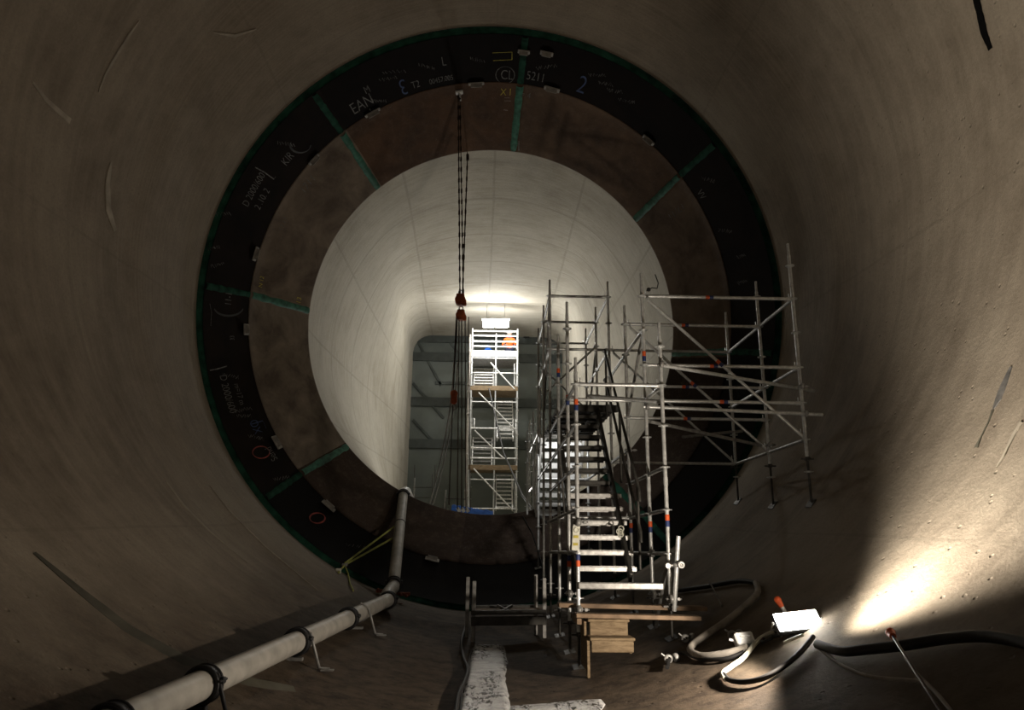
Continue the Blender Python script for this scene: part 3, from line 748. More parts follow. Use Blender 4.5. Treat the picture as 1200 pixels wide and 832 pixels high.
# supports under boards
m = MB(); y = 8.62; zz = aty(700, 727, 8.62).z
m.beam((1.0, 8.45, zz), (1.0, 9.1, zz+.02), .05, .06); tag(link('timber_bearer', m, M['wood']), 'short dark bearer under the left ends of the boards', 'timber')
lt = root('loose_tube', aty(790, 712, 8.75), 'leaning bright loose scaffold tube with a ring coupler beside the stair foot', 'tube')
p = aty(790, 716, 8.78); q = aty(795, 628, 8.65)
p = Vector((p.x, p.y, max(p.z, ground(p.x, p.y))))
m = MB(); m.tube(p, q, .026, n=12, cap=False); m.tube(p, q, .021, n=12, cap=False); link('tube', m, M['galv'], lt)
c = aty(792.5, 662, 8.68)
m = MB(); m.torus(c, (0, 0, 1), .036, .013, 14, 6, flat=2); m.tube(c-Vector((.1, 0, .01)), c, .018, n=8); m.tube(c-Vector((.1, .03, .01)), c-Vector((.1, -.03, .01)), .03, n=10); link('coupler', m, M['galvd'], lt)
m = MB(); c2 = aty(798.5, 662, 8.6); m.torus(c2, (0, 1, 0), .028, .012, 16, 8); m.tube(c, c2, .014, n=8); link('ring_nut', m, M['alu'], lt)

# ------------------------------------------------------------------ low platform frame left of the stairs
pf = root('platform_frame', (.1, 11.3, ground(.1, 11.3)), 'low dark timber and metal frame with four short posts over the water channel', 'frame')
zf = ground(0, 11.3)
for (a, b, y) in (((548.5, 676), (549, 738), 11.6), ((556, 681), (556, 742), 11.2), ((628, 673), (629, 734), 11.6), ((638, 677), (638.5, 738), 11.2)):
    p = aty(*a, y); q = aty(*b, y); zb = ground(p.x, y); m = MB(); m.box((p.x, y, (p.z+zb)/2), (.055, .05, p.z-zb), bevel=.006); link('post', m, M['galvd'], pf)
for (py, y, h, mt) in ((718, 11.15, .06, 'aludark'), (728, 11.1, .12, 'aludark'), (712, 11.65, .06, 'aludark')):
    p = aty(552, py, y); q = aty(640, py-1, y); m = MB(); m.beam(p, q, .06, h, bevel=.006); link('crossbeam', m, M[mt], pf)
m = MB(); p = aty(556, 716, 11.3); q = aty(638, 715, 11.3)
for i in range(4): m.beam(Vector((p.x, 11.2+.12*i, p.z)), Vector((q.x, 11.2+.12*i, q.z)), .1, .03, bevel=.004)
link('plank_top', m, M['wood'], pf)
m = MB(); m.beam(aty(583, 710, 11.4), aty(600, 718, 11.2), .03, .04); m.beam(aty(600, 710, 11.4), aty(585, 718, 11.2), .03, .04); link('cross_brace', m, M['aludark'], pf)

# ------------------------------------------------------------------ water on the floor
def puddle(outline, name, lab, off=.03, n=30):
    L, Rr = outline; m = MB(); vs = []
    K = 12
    for i in range(n+1):
        t = i/n; k = t*(len(L)-1); a = min(int(k), len(L)-2); f = k-a
        lx = L[a][0]*(1-f)+L[a+1][0]*f+2.0*noise.noise(Vector((i*.7, 1, 0))); ly = L[a][1]*(1-f)+L[a+1][1]*f
        rx = Rr[a][0]*(1-f)+Rr[a+1][0]*f+2.0*noise.noise(Vector((i*.7, 9, 0))); ry = Rr[a][1]*(1-f)+Rr[a+1][1]*f
        for j in range(K+1):
            u = j/K; p = hit(lx+(rx-lx)*u, ly+(ry-ly)*u, off if 0 < j < K and 0 < i < n else .0)
            vs.append(p)
    m.add(vs, [(i*(K+1)+j, i*(K+1)+j+1, (i+1)*(K+1)+j+1, (i+1)*(K+1)+j) for i in range(n) for j in range(K)], True)
    return tag(link(name, m, M['water']), lab, 'water', kind='structure')
puddle(([(556, 755), (550, 775), (545, 800), (538, 825), (534, 850)], [(590, 755), (595, 775), (592, 795), (597, 820), (602, 850)]), 'water_stream', 'shallow water, painted pale with the reflected bore, running along the floor towards the viewer')
puddle(([(598, 827), (640, 824), (680, 820), (704, 819)], [(598, 860), (640, 860), (690, 850), (710, 826)]), 'water_puddle', 'pale rippled puddle at the bottom edge beside the stream')
def cable(pts, r, mat, name, lab, cat, off=None, sub=5, group=None, closed=False):
    P = []; off = r+.02 if off is None else off
    n = len(pts)
    for i in range(n-1):
        p0, p1, p2, p3 = pts[max(i-1, 0)], pts[i], pts[i+1], pts[min(i+2, n-1)]
        for k in range(sub):
            t = k/sub
            P.append(tuple(.5*((2*p1[c])+(-p0[c]+p2[c])*t+(2*p0[c]-5*p1[c]+4*p2[c]-p3[c])*t*t+(-p0[c]+3*p1[c]-3*p2[c]+p3[c])*t**3) for c in (0, 1)))
    P.append(pts[-1]); m = MB(); m.path([hit(x, y, off) for x, y in P], r, 8)
    return tag(link(name, m, M[mat]), lab, cat, group)
cable([(545, 735), (541, 752), (543, 770), (548, 784), (544, 800), (537, 815), (533, 845)], .022, 'black', 'black_hose', 'black hose snaking along the left side of the pale water stream', 'hose')
cable([(553, 760), (549, 775), (549, 790), (542, 808), (539, 840)], .010, 'black', 'thin_cable', 'thin black cable at the left edge of the water', 'cable')

# ------------------------------------------------------------------ the grey pipeline
pl = root('pipeline', hit(330, 790), 'long grey pipe climbing from the lower left floor and over the ring edge', 'pipe')
def off_pt(px, py, o): return hit(px, py, o)
PR = .11
a = off_pt(150, 842, .17); b = off_pt(455, 703, .17)
a = a+(a-b)*.25
segs = [(0, .30), (.305, .52), (.525, .73), (.735, 1.0)]
ab = lambda t: a.lerp(b, t)
L = (b-a).length
for t0, t1 in segs:
    m = MB(); m.tube(ab(t0), ab(t1), PR*.93, n=24); link('pipe_length', m, M['pipe'], pl)
def coupling(p, d, lab=None):
    d = d.normalized(); m = MB(); m.tube(p-d*.045, p+d*.045, PR*1.16, n=24); m.torus(p-d*.04, d, PR*1.12, .015, 24, 6); m.torus(p+d*.04, d, PR*1.12, .015, 24, 6)
    s = d.cross(Vector((0, 0, 1))).normalized()
    for k in (-1, 1): m.box(p+s*(PR*1.22*k)+Vector((0, 0, .03)), (.05, .05, .045), (d, s, s.cross(d)), .008)
    for k in (-1, 1): m.tube(p+s*(PR*1.3*k)-d*.06+Vector((0, 0, .03)), p+s*(PR*1.3*k)+d*.06+Vector((0, 0, .03)), .01, n=6)
    link('pipe_coupling', m, M['coup'], pl)
dr = (b-a)
for t in (.18, .3025, .5225, .7325): coupling(ab(t), dr)
# stands beneath the couplings
for t in (.3, .53, .80):
    p = ab(t); g_ = ground(p.x+.28, p.y); s = Vector((1, 0, 0))
    m = MB(); foot = Vector((p.x+.22, p.y-.02, ground(p.x+.22, p.y)))
    m.path([p+Vector((.0, 0, PR*1.1)), p+Vector((PR*1.0, 0, PR*.6)), p+Vector((PR*1.25, 0, -.02)), foot+Vector((0, 0, .03)), foot+Vector((.10, 0, .02))], .016, 6)
    m.box(foot+Vector((.08, 0, .012)), (.12, .06, .012)); foot2 = Vector((p.x-.05, p.y, ground(p.x-.05, p.y))); m.box(foot2+Vector((.0, 0, .02)), (.2, .08, .03)); link('pipe_stand', m, M['galvd'] if t != .3 else M['coup'], pl)
# elbow and riser up the steel, over the edge
r0 = off_pt(461, 688, .20); r1 = off_pt(472.5, 580, .10)
bd = (b-a).normalized()
m = MB()
pts = []
P_ = b+bd*.02; Q_ = r0; mid = Vector((Q_.x, P_.y+.12, P_.z+.02))
for i in range(9):
    t = i/8; pts.append(P_*(1-t)**2+mid*(2*t*(1-t))+Q_*t*t)
m.path(pts, PR, 20); link('pipe_elbow', m, M['pipe'], pl)
coupling(b, bd)
m = MB(); m.tube(r0, r1, PR*.98, n=24); link('pipe_length', m, M['pipe'], pl); coupling(r0.lerp(r1, .03), r1-r0)
e0 = r1; m = MB(); pts = []
rd = (r1-r0).normalized(); e1 = e0+Vector((.02, .45, .10)); md = e0+rd*.22
for i in range(9):
    t = i/8; pts.append(e0*(1-t)**2+md*(2*t*(1-t))+e1*t*t)
m.path(pts, PR*1.05, 20); link('pipe_elbow', m, M['white'], pl)
coupling(e0, rd)
m = MB(); m.tube(e1, e1+Vector((.1, 3.0, -.6)), PR, n=20); link('pipe_length', m, M['pipe'], pl)
mk = r0.lerp(r1, .63); m = MB(); m.tube(mk-rd*.012, mk+rd*.012, PR*1.03, n=24); link('pipe_band', m, M['black'], pl)
# rusty clamp at the elbow
m = MB(); c = r0+Vector((0, -.1, -.08))
m.box(c+Vector((-.22, 0, .02)), (.14, .06, .06), bevel=.01); m.box(c+Vector((.2, .02, -.03)), (.22, .06, .06), bevel=.01); m.box(c+Vector((.1, -.1, -.2)), (.2, .06, .05), bevel=.01)
for k in range(6): m.ball(c+Vector((-.25+.1*k, -.02, .04-.02*k)), .03, 8, 6)
link('rusty_clamp', m, M['red'], pl)

# ratchet strap from the riser to the wall
sr = root('ratchet_strap', hit(405, 668), 'yellow-green ratchet strap tying the upright pipe to the black ring', 'strap')
h = hit(404, 662, .04)
for (t, dz) in ((.60, 0), (.47, 0)):
    p = r0.lerp(r1, t)+Vector((-PR, 0, 0)); m = MB(); m.beam(p, h+Vector((0, 0, .03 if t > .5 else 0)), .01, .035, bevel=0); link('webbing', m, M['strap'], sr)
m = MB(); m.box(h, (.1, .06, .05), bevel=.01); m.tube(h+Vector((-.05, 0, -.02)), h+Vector((.06, 0, .04)), .012, n=6); link('ratchet', m, M['galvd'], sr)
m = MB(); m.path([h, hit(408, 672, .03), hit(410, 684, .03), hit(414, 692, .03)], .014, 6); m.path([h, hit(399, 668, .04), hit(397, 671, .03)], .02, 6); link('strap_tail', m, M['strap'], sr)
m = MB(); hh = hit(396.5, 669, .03); m.box(hh, (.1, .05, .09), bevel=.01); link('strap_hook', m, M['tagw'], sr)

# ------------------------------------------------------------------ chain hoists
anc = hit(538, 107, .0, 13.9, 17)
cx, cy, cz = anc.x, anc.y-.02, anc.z
ch = root('chain_hoist', (cx, cy, Z0+3.2), 'orange chain hoist hanging on long chains from the crown of the steel ring', 'hoist')
m = MB(); t_, a_, n_ = basis(anc); m.box(anc+n_*.03, (.16, .2, .05), (t_, a_, n_), .01); m.torus(anc+n_*.13, (1, 0, .2), .06, .018, 16, 8); m.tube(anc+n_*.05, anc+n_*.1, .03); link('anchor_shackle', m, M['alu'], ch)
zt = aty(540, 352, cy).z; zt2 = aty(540, 370, cy).z
def strand(name, x0_, z0_, x1_, z1_, r=.012, mat='chain', y=cy, links=False, rt=None):
    m = MB(); p = Vector((x0_, y, z0_)); q = Vector((x1_, y, z1_)); n = max(2, int((z0_-z1_)/.12))
    if links:
        for i in range(n):
            c = p.lerp(q, (i+.5)/n); ax = (1, 0, 0) if i % 2 else (0, 1, 0)
            hh = (z0_-z1_)/n*.6
            m.path([c+Vector((0, 0, hh)), c+(Vector((0, .013, hh*.5)) if i % 2 else Vector((.013, 0, hh*.5))), c+(Vector((0, .013, -hh*.5)) if i % 2 else Vector((.013, 0, -hh*.5))), c-Vector((0, 0, hh)),
                    c+(Vector((0, -.013, -hh*.5)) if i % 2 else Vector((-.013, 0, -hh*.5))), c+(Vector((0, -.013, hh*.5)) if i % 2 else Vector((-.013, 0, hh*.5))), c+Vector((0, 0, hh))], .006, 5)
    m.tube(p, q, r, n=6); link(name, m, M[mat], rt or ch)
xa = anc.x
ax_ = lambda px, py: aty(px, py, cy).x
strand('sling_chain', xa-.015, cz-.1, ax_(539, 345), zt+.12, .012, links=True); strand('sling_chain', xa+.02, cz-.1, ax_(543, 345), zt+.12, .010, links=True)
lip = hit(547.5, 178, .0, 13.9, 17)
m = MB(); zl = aty(548, 181, cy).z
m.tube((ax_(548, 181), cy, zl), (ax_(548, 188), cy, aty(548, 188, cy).z), .03, n=8); m.path([lip, Vector((ax_(548, 181), cy, zl))], .012, 6); link('edge_hook', m, M['chain'], ch)
strand('sling_chain', ax_(548, 181), zl, ax_(542, 345), zt+.1, .013, links=True)
def block(x, z, s, name='hoist_body'):
    m = MB(); c = Vector((x, cy, z)); m.tube(c-Vector((0, .07*s, 0)), c+Vector((0, .07*s, 0)), .105*s, n=18); m.tube(c-Vector((0, .1*s, 0)), c-Vector((0, .07*s, 0)), .08*s, n=18)
    m.box(c+Vector((0, 0, .09*s)), (.16*s, .1*s, .08*s), bevel=.01); m.box(c+Vector((.07*s, 0, -.05*s)), (.1*s, .09*s, .12*s), bevel=.015)
    o = link(name, m, M['hook'], ch)
    m = MB(); m.torus(c+Vector((0, 0, .17*s)), (0, 1, 0), .04*s, .013*s, 14, 6); link('top_hook', m, M['galvd'], o)
    return o
block(ax_(539.5, 351), zt, 1.0); block(ax_(540, 369), zt2, .92)
for px0, px1, ye, r in ((534.5, 526, 592, .010), (538, 536, 597, .011), (541, 541, 597, .012), (545, 546, 598, .010), (549, 551, 598, .009), (536, 531, 462, .012)):
    strand('hand_chain', ax_(px0, 372), zt2-.02, ax_(px1, ye), aty(px1, ye, cy).z, r)
c = Vector((ax_(532, 467), cy, aty(532, 467, cy).z)); m = MB(); m.tube(c+Vector((0, -.04, .09)), c+Vector((0, .04, .09)), .07, n=14); m.box(c+Vector((0, 0, .02)), (.12, .07, .16), bevel=.012); m.tube(c+Vector((0, -.04, -.06)), c+Vector((0, .04, -.06)), .06, n=14); link('load_block', m, M['hook'], ch)
m = MB(); m.torus(c-Vector((0, 0, .16)), (0, 1, 0), .05, .015, 14, 6, -1.9, 2.6); link('load_hook', m, M['galvd'], ch)
# pale ropes drooping to the left from the load block
rp = root('guide_rope', (aty(505, 590, 17.8).x, 17.8, FLZ), 'pair of pale ropes slanting down left from the hanging hoist chains', 'rope')
for dx in (0, 4):
    m = MB(); pts = []
    for i in range(17):
        t = i/16; X_ = 532+dx-(28*(1-(1-t)**1.0))*(t**.6); Y_ = 425+165*t; pts.append(aty(X_, Y_, 13.9+3.9*t))
    m.path(pts, .016, 6); link('rope_strand', m, M['rope'], rp)
# dark cable on the steel below the edge
def scable(pts, r, lab, mat='black'):
    m = MB(); m.path([hit(x, y, r+.02, 10, 17) for x, y in pts], r, 6); tag(link('hanging_cable', m, M[mat]), lab, 'cable')
scable([(612, 604), (624, 625), (632, 650), (640, 676)], .012, 'thin black cable hanging over the ring edge left of the stairs')
m = MB(); m.path([aty(573, 455, 28), aty(590, 530, 24), aty(612, 580, 19.5), aty(624, 597, 17.8), aty(640, 612, 16.4)], .03, 6); tag(link('supply_cable', m, M['black']), 'long black cable slanting from the far tower down to the ring edge', 'cable')
# guard rail remnants beyond the edge
gr = root('guard_rail', aty(507, 588, 18.5)-Vector((0, 0, .3)), 'light tubular guard rail beyond the ring edge left of the far tower', 'railing')
ry = 21.0
for a, b in (((484, 571), (506, 571)), ((507, 556), (506, 600)), ((510, 545), (510, 573)), ((486, 545), (486, 572)), ((523, 584), (546, 585)), ((522.5, 574), (522.5, 596)), ((486, 583), (505, 583))):
    m = MB(); m.tube(aty(*a, ry), aty(*b, ry), .014, n=8); link('rail_tube', m, M['aludark'], gr)
m = MB(); m.tube((aty(522, 560, ry).x, ry, FLZ), aty(522.5, 574, ry), .02); m.tube((aty(507, 560, ry).x, ry, FLZ), aty(507, 590, ry), .02); m.tube((aty(486, 560, ry).x, ry, FLZ+.35), aty(486, 560, ry), .02); link('rail_post', m, M['galvd'], gr)
# blue sheeting over a pallet
bs = root('blue_sheeting', (aty(552, 600, 22).x, 22, FLZ), 'crumpled blue sheeting on the bore floor just beyond the ring edge', 'tarpaulin')
m = MB(); vs = []; nx, ny = 26, 10
pa = aty(529, 592, 22.0); pb = aty(578, 600, 22.0)
for j in range(ny+1):
    for i in range(nx+1):
        u, w = i/nx, j/ny; x = pa.x+(pb.x-pa.x)*u; zt_ = pa.z+(pb.z-pa.z)*u+.06*noise.noise(Vector((i*.6, j*.5, 2)))
        y = 21.6+1.4*w; z = FLZ+.03+(zt_-FLZ)*min(1, w*2.4+.0)*(.9 if w < .5 else 1)
        vs.append(Vector((x+.04*noise.noise(Vector((i, j, 1))), y, z)))
m.add(vs, [(j*(nx+1)+i, j*(nx+1)+i+1, (j+1)*(nx+1)+i+1, (j+1)*(nx+1)+i) for j in range(ny) for i in range(nx)], True)
link('sheet', m, M['tarp'], bs)
m = MB()
for px in (536, 541, 546): m.beam(aty(px, 595, 21.55), aty(px+3, 600, 21.55), .02, .09)
link('white_stripe', m, M['white'], bs)

# ------------------------------------------------------------------ far scaffold tower with stairs
ty0, ty1 = 30.0, 31.7
tl, tr = aty(551.5, 480, ty0).x, aty(606, 480, ty0).x
def tz(py): return aty(580, py, ty0).z
tw = root('stair_tower', ((tl+tr)/2, 30.8, FLZ), 'tall white-lit stair tower of scaffold frames at the far gate', 'scaffold tower')
tm = (tl+tr)/2
for x in (tl, tr, tl+.0, tr):
    pass
for x, y in ((tl, ty0), (tr, ty0), (tl, ty1), (tr, ty1)):
    m = MB(); m.tube((x, y, FLZ), (x, y, tz(385)), .035, n=8)
    for j in range(16):
        z = FLZ+.5*j+.3
        m.tube((x, y, z-.008), (x, y, z+.008), .07, n=8)
    link('standard', m, M['galv'], tw)
for y, a, b in ((ty0, 412, 600), (ty1, 412, 600)):
    m = MB(); m.tube((tm+.05, y, FLZ), (tm+.05, y, tz(415)), .028, n=8); link('standard', m, M['galv'], tw)
for py in (471, 502, 525, 537, 562, 596, 437):
    m = MB(); m.tube((tl, ty0, tz(py)), (tr, ty0, tz(py)), .032 if py in (502, 525, 537) else .024, n=8); link('ledger', m, M['alu'], tw)
for py in (471, 502, 537, 562, 596, 437, 415):
    for x in (tl, tr):
        m = MB(); m.tube((x, ty0, tz(py)), (x, ty1, tz(py)), .024, n=8); link('ledger', m, M['galvd'], tw)
for py in (388, 393.5, 400, 406):
    m = MB(); m.tube((tl, ty0, tz(py)), (tr, ty0, tz(py)), .035, n=8); link('guard_rail', m, M['white'], tw)
    for x in (tl, tr):
        m = MB(); m.tube((x, ty0, tz(py)), (x, ty1, tz(py)), .03, n=8); link('guard_rail', m, M['white'], tw)
m = MB(); m.tube((tl, ty1, tz(388)), (tr, ty1, tz(388)), .03, n=8); link('guard_rail', m, M['white'], tw)
m = MB(); m.tube((tm+.05, ty0, tz(391)), (tm+.05, ty0, tz(412)), .025, n=8); link('rail_post', m, M['white'], tw)
m = MB(); m.box((tm, ty0, (tz(411)+tz(418))/2), (tr-tl+.06, .05, tz(411)-tz(418)), bevel=.01); link('toe_board', m, M['white'], tw)
for py, mt in ((419, 'galvd'), (455, 'wood'), (548, 'wood')):
    m = MB(); m.box((tm, (ty0+ty1)/2, tz(py)-.02), (tr-tl+.04, ty1-ty0, .06), bevel=.01)
    if mt == 'wood': m.box((tm, ty0-.02, tz(py)), (tr-tl+.06, .04, .20), bevel=.01)
    link('deck', m, M['ply'] if mt == 'wood' else M[mt], tw)
for a, b in (((561, 460), (602, 502)), ((556, 504), (590, 537)), ((555, 549), (600, 597)), ((582, 433), (603, 456)), ((575, 425), (582, 433))):
    m = MB(); m.tube(aty(*a, ty0-.05), aty(*b, ty0-.05), .028, n=8); link('brace', m, M['alu'], tw)
def tstair(xa_, xb_, p0, p1, n, mt):
    for i in range(n):
        t = i/(n-1); z = tz(p0)+(tz(p1)-tz(p0))*t; y = ty0+.25+1.2*t
        m = MB(); m.box(((xa_+xb_)/2, y, z), (xb_-xa_, .2, .05), bevel=.006); link('tread', m, M[mt], tw)
    for x in (xa_, xb_):
        m = MB(); m.beam((x, ty0+.2, tz(p0)-.1), (x, ty0+1.5, tz(p1)), .04, .14); link('stringer', m, M['alu'], tw)
tstair(tl+.1, tm-.05, 452, 424, 7, 'alu'); tstair(tm+.15, tr-.15, 512, 462, 11, 'alu'); tstair(tl+.1, tm-.05, 545, 508, 8, 'galvd'); tstair(tm+.15, tr-.15, 594, 553, 9, 'alu')
for (x, pa_, pb_) in ((tl+.06, 490, 502), (tr-.14, 490, 510), (tr-.14, 560, 573), (tm-.02, 430, 452), (tr-.12, 425, 450)):
    m = MB(); m.path([(x, ty0+.1, tz(pb_)), (x, ty0+.1, tz(pa_)), (x+.1, ty0+.1, tz(pa_)), (x+.1, ty0+.1, tz(pb_))], .022, 6); link('ladder_hook', m, M['alu'], tw)
m = MB(); a1_ = aty(551, 392, ty0-.3); b1_ = aty(545.5, 597, ty0-.3); m.path([a1_, a1_.lerp(b1_, .3), a1_.lerp(b1_, .5), b1_], .05, 8)
for t in (.1, .3, .34, .47, .7, .9): m.ball(a1_.lerp(b1_, t), .075, 8, 6)
rp_ = tag(link('riser_hose', m, M['hose']), 'pale upright riser hose clamped to the left side of the far stair tower', 'hose')

# ---- worker on the tower top: continuous body grown over a skeleton, helmet and vest as children
wx, wy, wz = aty(597, 402, ty0+.75).x, ty0+.75, tz(419)+.02
def skin_body(name, joints, edges, mat, parent=None, sub=2):
    me = bpy.data.meshes.new(name); me.from_pydata([j[0] for j in joints], edges, [])
    o = bpy.data.objects.new(name, me); col.objects.link(o)
    md = o.modifiers.new('skin', 'SKIN'); md.use_smooth_shade = True
    for i, j in enumerate(joints): me.skin_vertices[0].data[i].radius = (j[1], j[1])
    me.skin_vertices[0].data[0].use_root = True
    s = o.modifiers.new('sub', 'SUBSURF'); s.levels = sub; s.render_levels = sub
    dg = bpy.context.evaluated_depsgraph_get(); m2 = bpy.data.meshes.new_from_object(o.evaluated_get(dg)); m2.name = name
    o.modifiers.clear(); o.data = m2; m2.materials.clear(); m2.materials.append(mat)
    for p in m2.polygons: p.use_smooth = True
    if parent: o.parent = parent
    return o
J = [((0, 0, .50), .14), ((0, -.04, .70), .13), ((0, -.12, .90), .15), ((0, -.17, 1.02), .06), ((0, -.21, 1.15), .085), ((0, -.22, 1.23), .08),
     ((.17, -.13, .94), .07), ((.27, -.18, .71), .05), ((.22, -.38, .62), .04), ((.19, -.46, .61), .035),
     ((-.17, -.13, .94), .07), ((-.28, -.2, .71), .05), ((-.2, -.4, .64), .04), ((-.17, -.48, .63), .035),
     ((.10, 0, .45), .095), ((.14, -.36, .47), .065), ((.13, -.05, .10), .045), ((.13, -.19, .05), .04),
     ((-.10, 0, .45), .095), ((-.15, -.36, .46), .065), ((-.14, -.04, .10), .045), ((-.14, -.18, .05), .04)]
Ed = [(0, 1), (1, 2), (2, 3), (3, 4), (4, 5), (2, 6), (6, 7), (7, 8), (8, 9), (2, 10), (10, 11), (11, 12), (12, 13), (0, 14), (14, 15), (15, 16), (16, 17), (0, 18), (18, 19), (19, 20), (20, 21)]
wk = skin_body('person', J, Ed, M['navy'])
wk.location = (wx, wy, wz); tag(wk, 'person in an orange jacket and white helmet crouching at the lit tower top', 'person')
jk = skin_body('jacket', [((0, 0, .54), .165), ((0, -.04, .72), .16), ((0, -.12, .90), .17), ((0, -.16, .99), .10), ((.18, -.13, .94), .09), ((.275, -.18, .71), .068), ((.23, -.33, .64), .055), ((-.18, -.13, .94), .09), ((-.285, -.2, .71), .068), ((-.22, -.35, .65), .055)],
               [(0, 1), (1, 2), (2, 3), (2, 4), (4, 5), (5, 6), (2, 7), (7, 8), (8, 9)], M['hivis'], wk)
def hand_at(cx_, cy_, cz_, sgn):
    for i in range(5):
        m = MB(); b0 = Vector((cx_+(i-2)*.018*sgn, cy_, cz_)); L_ = (.05, .075, .08, .072, .055)[i]
        m.path([b0, b0+Vector(((-.03*sgn) if i == 0 else 0, -L_*.6, -.01)), b0+Vector(((-.035*sgn) if i == 0 else 0, -L_*.8, -.04))], [.010, .009, .008], 6); o = link('finger', m, M['skin'], wk); o.location = (0, 0, 0)
hand_at(.19, -.50, .60, 1); hand_at(-.17, -.52, .62, -1)
m = MB(); m.ball((0, -.225, 1.17), .098, 16, 12, (.85, 1, 1.2)); m.ball((0, -.325, 1.15), .02, 8, 6); m.ball((.085, -.22, 1.16), .022, 8, 6, (.4, 1, 1.4)); m.ball((-.085, -.22, 1.16), .022, 8, 6, (.4, 1, 1.4)); o = link('face', m, M['skin'], wk); o.location = (0, 0, 0)
m = MB(); m.ball((0, -.22, 1.25), .125, 16, 8, (.95, 1.05, .8)); m.tube((0, -.25, 1.225), (0, -.25, 1.24), .14, n=18); o = link('helmet', m, M['white'], wk); o.location = (0, 0, 0)
m = MB(); bx = aty(572, 408, ty0+.3); m.ball((bx.x, ty0+.3, tz(419)+.28), .2, 14, 8, (1.0, .7, 1.2)); m.path([(bx.x-.1, ty0+.3, tz(419)+.45), (bx.x, ty0+.3, tz(419)+.62), (bx.x+.1, ty0+.3, tz(419)+.45)], .02, 6); tag(link('blue_bag', m, M['tarp']), 'small blue bag behind the rails of the far tower deck', 'bag')

# strip light over the tower
sl = root('strip_light', aty(581, 384, 28.6), 'glowing strip light under the bore roof above the far tower', 'light')
p = aty(566, 379, 28.6); q = aty(596, 379, 28.6)
m = MB(); m.tube(p, q, .16, n=12); link('diffuser', m, M['strip'], sl)
m = MB(); m.beam(p+Vector((-.05, 0, .17)), q+Vector((.05, 0, .17)), .2, .05, bevel=.01); link('housing', m, M['white'], sl)
m = MB()
for t in (.15, .85):
    c = p.lerp(q, t); m.tube(c+Vector((0, 0, .2)), c+Vector((0, 0, 1.15)), .012, n=6)
link('hanger', m, M['galvd'], sl)

# ------------------------------------------------------------------ floodlight and clutter on the right
LP = hit(935, 727, .10)
fl = root('floodlight', LP-Vector((0, 0, .1)), 'glaring white floodlight lying on the right floor among cables', 'light')
lt0, la0, ln0 = basis(LP)
wL = .40; e1 = (RT*.97-UP*.10+FW*.15).normalized()
fn = (NN*.80-AX*.55-XX*.1).normalized(); e1 = (e1-fn*e1.dot(fn)).normalized(); e2 = fn.cross(e1)
m = MB(); m.box(LP-fn*.03, (wL*1.05, .21, .05), (e1, e2, fn), .015)
for i in range(7): m.box(LP-fn*.075+e1*(wL*(-.42+.14*i)), (.012, .17, .05), (e1, e2, fn))
link('lamp_housing', m, M['coup'], fl)
m = MB(); m.box(LP+fn*.0, (wL*.97, .18, .012), (e1, e2, fn), .005); link('lamp_face', m, M['led'], fl)
m = MB(); m.path([LP-e1*wL*.56, LP-e1*wL*.58-fn*.1, LP-fn*.14, LP+e1*wL*.58-fn*.1, LP+e1*wL*.56], .012, 6); link('bracket', m, M['galvd'], fl)
def rebar(a, b, oa, ob, lab, capm='oran', r=.010):
    p = hit(*a, oa); q = hit(*b, ob); rt_ = root('capped_rod', p if p.z < q.z else q, lab, 'rod'); m = MB(); m.tube(p, q, r, n=8); link('rod', m, M['alu'] if r > .015 else M['chain'], rt_)
    if capm:
        m = MB(); d = (p-q).normalized(); m.ball(p+d*.01, .034, 14, 8); m.tube(p-d*.06, p, .024, .03, n=12); link('safety_cap', m, M['oran'], rt_)
rebar((912, 704), (923, 722), .22, .06, 'short bright rod with an orange cap right beside the floodlight', r=.02)
rebar((1044, 742), (1104, 836), .12, .05, 'thin dark rod with an orange-red cap lying at the lower right')
m = MB(); m.tube(hit(831, 681, .25), hit(846, 710, .01), .010, n=8); tag(link('thin_rod', m, M['galvd']), 'thin bare rod leaning right of the stair foot', 'rod')
cable([(886, 683), (887, 696), (865, 717), (844, 733), (816, 752), (809, 762), (823, 769), (850, 766), (876, 759)], .036, 'hose', 'coiled_hose', 'thick pale hose looping on the floor left of the floodlight', 'hose')
cable([(795, 692), (830, 687), (865, 681), (886, 683)], .03, 'black', 'dark_hose', 'dark hose running from behind the boards to the pale loop', 'hose')
cable([(907, 740), (889, 750), (871, 771), (857, 781), (847, 789), (850, 796)], .022, 'tagw', 'white_cable', 'white cable curving down left from the floodlight', 'cable')
cable([(848, 790), (855, 797), (874, 799), (898, 793), (922, 778), (940, 762), (953, 746)], .022, 'black', 'black_cable', 'black cable forming a loop below the floodlight', 'cable')
cable([(905, 748), (893, 752), (900, 743), (920, 738), (925, 742), (905, 746)], .014, 'black', 'cable_coil', 'small black cable coil tight against the floodlight', 'cable')
m = MB(); m.tube(hit(919, 753, .06), hit(941, 744, .08), .014, n=8); tag(link('bright_rod', m, M['tagw']), 'short bright bar lying just under the floodlight', 'bar')
cable([(960, 760), (978, 774), (996, 784), (1022, 793), (1080, 798)], .012, 'hose', 'grey_cable', 'thin grey cable trailing right from under the floodlight', 'cable')
cable([(958, 755), (985, 763), (1015, 761), (1060, 756), (1110, 748), (1160, 746), (1212, 756)], .038, 'black', 'black_hose', 'thick black hose running from the floodlight to the right edge', 'hose')
cable([(1060, 770), (1075, 790), (1085, 800), (1100, 815), (1120, 840)], .012, 'hose', 'grey_cable', 'thin grey cable at the lower right beside the capped rod', 'cable')
cable([(782, 782), (786, 770), (800, 765), (822, 772), (850, 772), (872, 764)], .02, 'black', 'black_cable', 'black cable along the foot of the pale hose loop', 'cable')
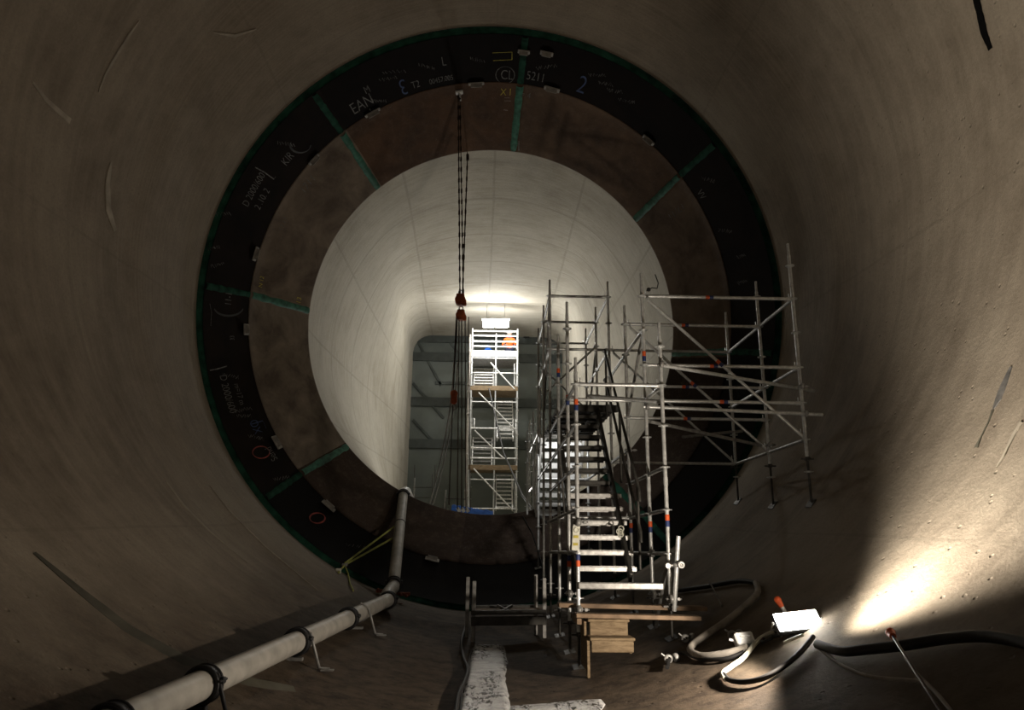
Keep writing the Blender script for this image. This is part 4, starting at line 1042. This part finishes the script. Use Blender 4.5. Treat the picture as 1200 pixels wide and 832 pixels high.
pb_ = hit(872, 751, .08); m = MB(); m.box(pb_, (.17, .12, .13), (e1, e2, fn), .015); m.box(pb_+fn*.05, (.09, .01, .08), (e1, e2, fn), .005); m.tube(pb_-e1*.06, pb_-e1*.13+e2*.03, .012)
tag(link('junction_box', m, M['white']), 'small white junction box left of the floodlight', 'box')
for (x, y, lab) in ((803, 748, 'pale clamp lying on the floor above the hose loop'), (783, 772, 'dark clamp at the left tip of the hose loop'), (858, 744, 'small pale clamp between the hose and the white box')):
    c = hit(x, y, .05); m = MB(); m.torus(c, (0, 1, .4), .035, .012, 14, 6, flat=2); m.torus(c+Vector((.08, 0, .01)), (1, .2, .3), .035, .012, 14, 6, flat=2); m.tube(c, c+Vector((-.07, 0, .05)), .009)
    tag(link('loose_coupler', m, M['galvd']), lab, 'clamp', 'loose couplers on the floor')

# ------------------------------------------------------------------ lights
def area(name, loc, tgt, size, power, c, sy=None, spread=180):
    l = bpy.data.lights.new(name, 'AREA'); l.energy = power; l.color = c; l.size = size; l.spread = R_(spread)
    if sy: l.shape = 'RECTANGLE'; l.size_y = sy
    o = bpy.data.objects.new(name, l); col.objects.link(o); o.location = loc
    o.rotation_euler = (Vector(tgt)-Vector(loc)).to_track_quat('-Z', 'Y').to_euler(); return o
def point(name, loc, power, c, r):
    l = bpy.data.lights.new(name, 'POINT'); l.energy = power; l.color = c; l.shadow_soft_size = r
    o = bpy.data.objects.new(name, l); col.objects.link(o); o.location = loc; return o
def spot(name, loc, tgt, ang, power, c, blend=.3, r=.08):
    l = bpy.data.lights.new(name, 'SPOT'); l.energy = power; l.color = c; l.spot_size = R_(ang); l.spot_blend = blend; l.shadow_soft_size = r
    o = bpy.data.objects.new(name, l); col.objects.link(o); o.location = loc
    o.rotation_euler = (Vector(tgt)-Vector(loc)).to_track_quat('-Z', 'Y').to_euler(); return o
warm = (1.0, .86, .70); cool = (1.0, .97, .92)
lpos = LP+ln0*.16+fn*.05
lpos = hit(935, 725, .30)
spot('flood_beam_left', lpos, lpos+Vector((-1, .12, .3)), 160, 350, warm, .22, .05)
spot('flood_beam_wall', lpos, lpos+Vector((.73, -.10, .64)), 104, 1250, (1, .90, .76), 1.0, .10)
point('strip_glow', aty(581, 379, 28.6)+Vector((0, -.1, -.5)), 330, cool, .15)
spot('flood_spill', lpos, lpos+Vector((.22, .7, .62)), 62, 45, warm, 1.0, .05)
area('edge_worklight', (1.9, 18.4, FLZ+.25), (1.4, 16.2, Z0+4.5), .4, 280, cool)
area('bore_fill', (.5, 23.5, FLZ+.25), (-.2, 22.0, Z0+9), .6, 200, cool)  # unseen fill added to brighten the bore
area('landing_fill', (1.5, 14.69, Z0+2.12), (1.45, 16.9, Z0+.3), .16, 16, cool, .1)  # added fill that brightens the rear stair flight
area('rear_fill', (-2.0, -1.0, Z0+.5), (-1.5, 10, Z0+3), .5, 8, warm)  # unseen fill added behind the camera to lift the dark areas

w = bpy.data.worlds.new('world'); sc.world = w; w.use_nodes = True
w.node_tree.nodes['Background'].inputs[0].default_value = (.02, .018, .015, 1); w.node_tree.nodes['Background'].inputs[1].default_value = .3

# ------------------------------------------------------------------ camera
cd = bpy.data.cameras.new('camera'); cd.sensor_width = 36; cd.lens = 36*F/1200; cd.clip_start = .05; cd.clip_end = 200
cam = bpy.data.objects.new('camera', cd); col.objects.link(cam)
mt = Matrix((RT, UP, -FW)).transposed().to_4x4(); mt.translation = CAM; cam.matrix_world = mt
sc.camera = cam
sc.view_settings.view_transform = 'Standard'; sc.view_settings.look = 'None'; sc.view_settings.gamma = 1; sc.view_settings.use_curve_mapping = False
sc.view_settings.exposure = 0.0
sc.cycles.max_bounces = 6
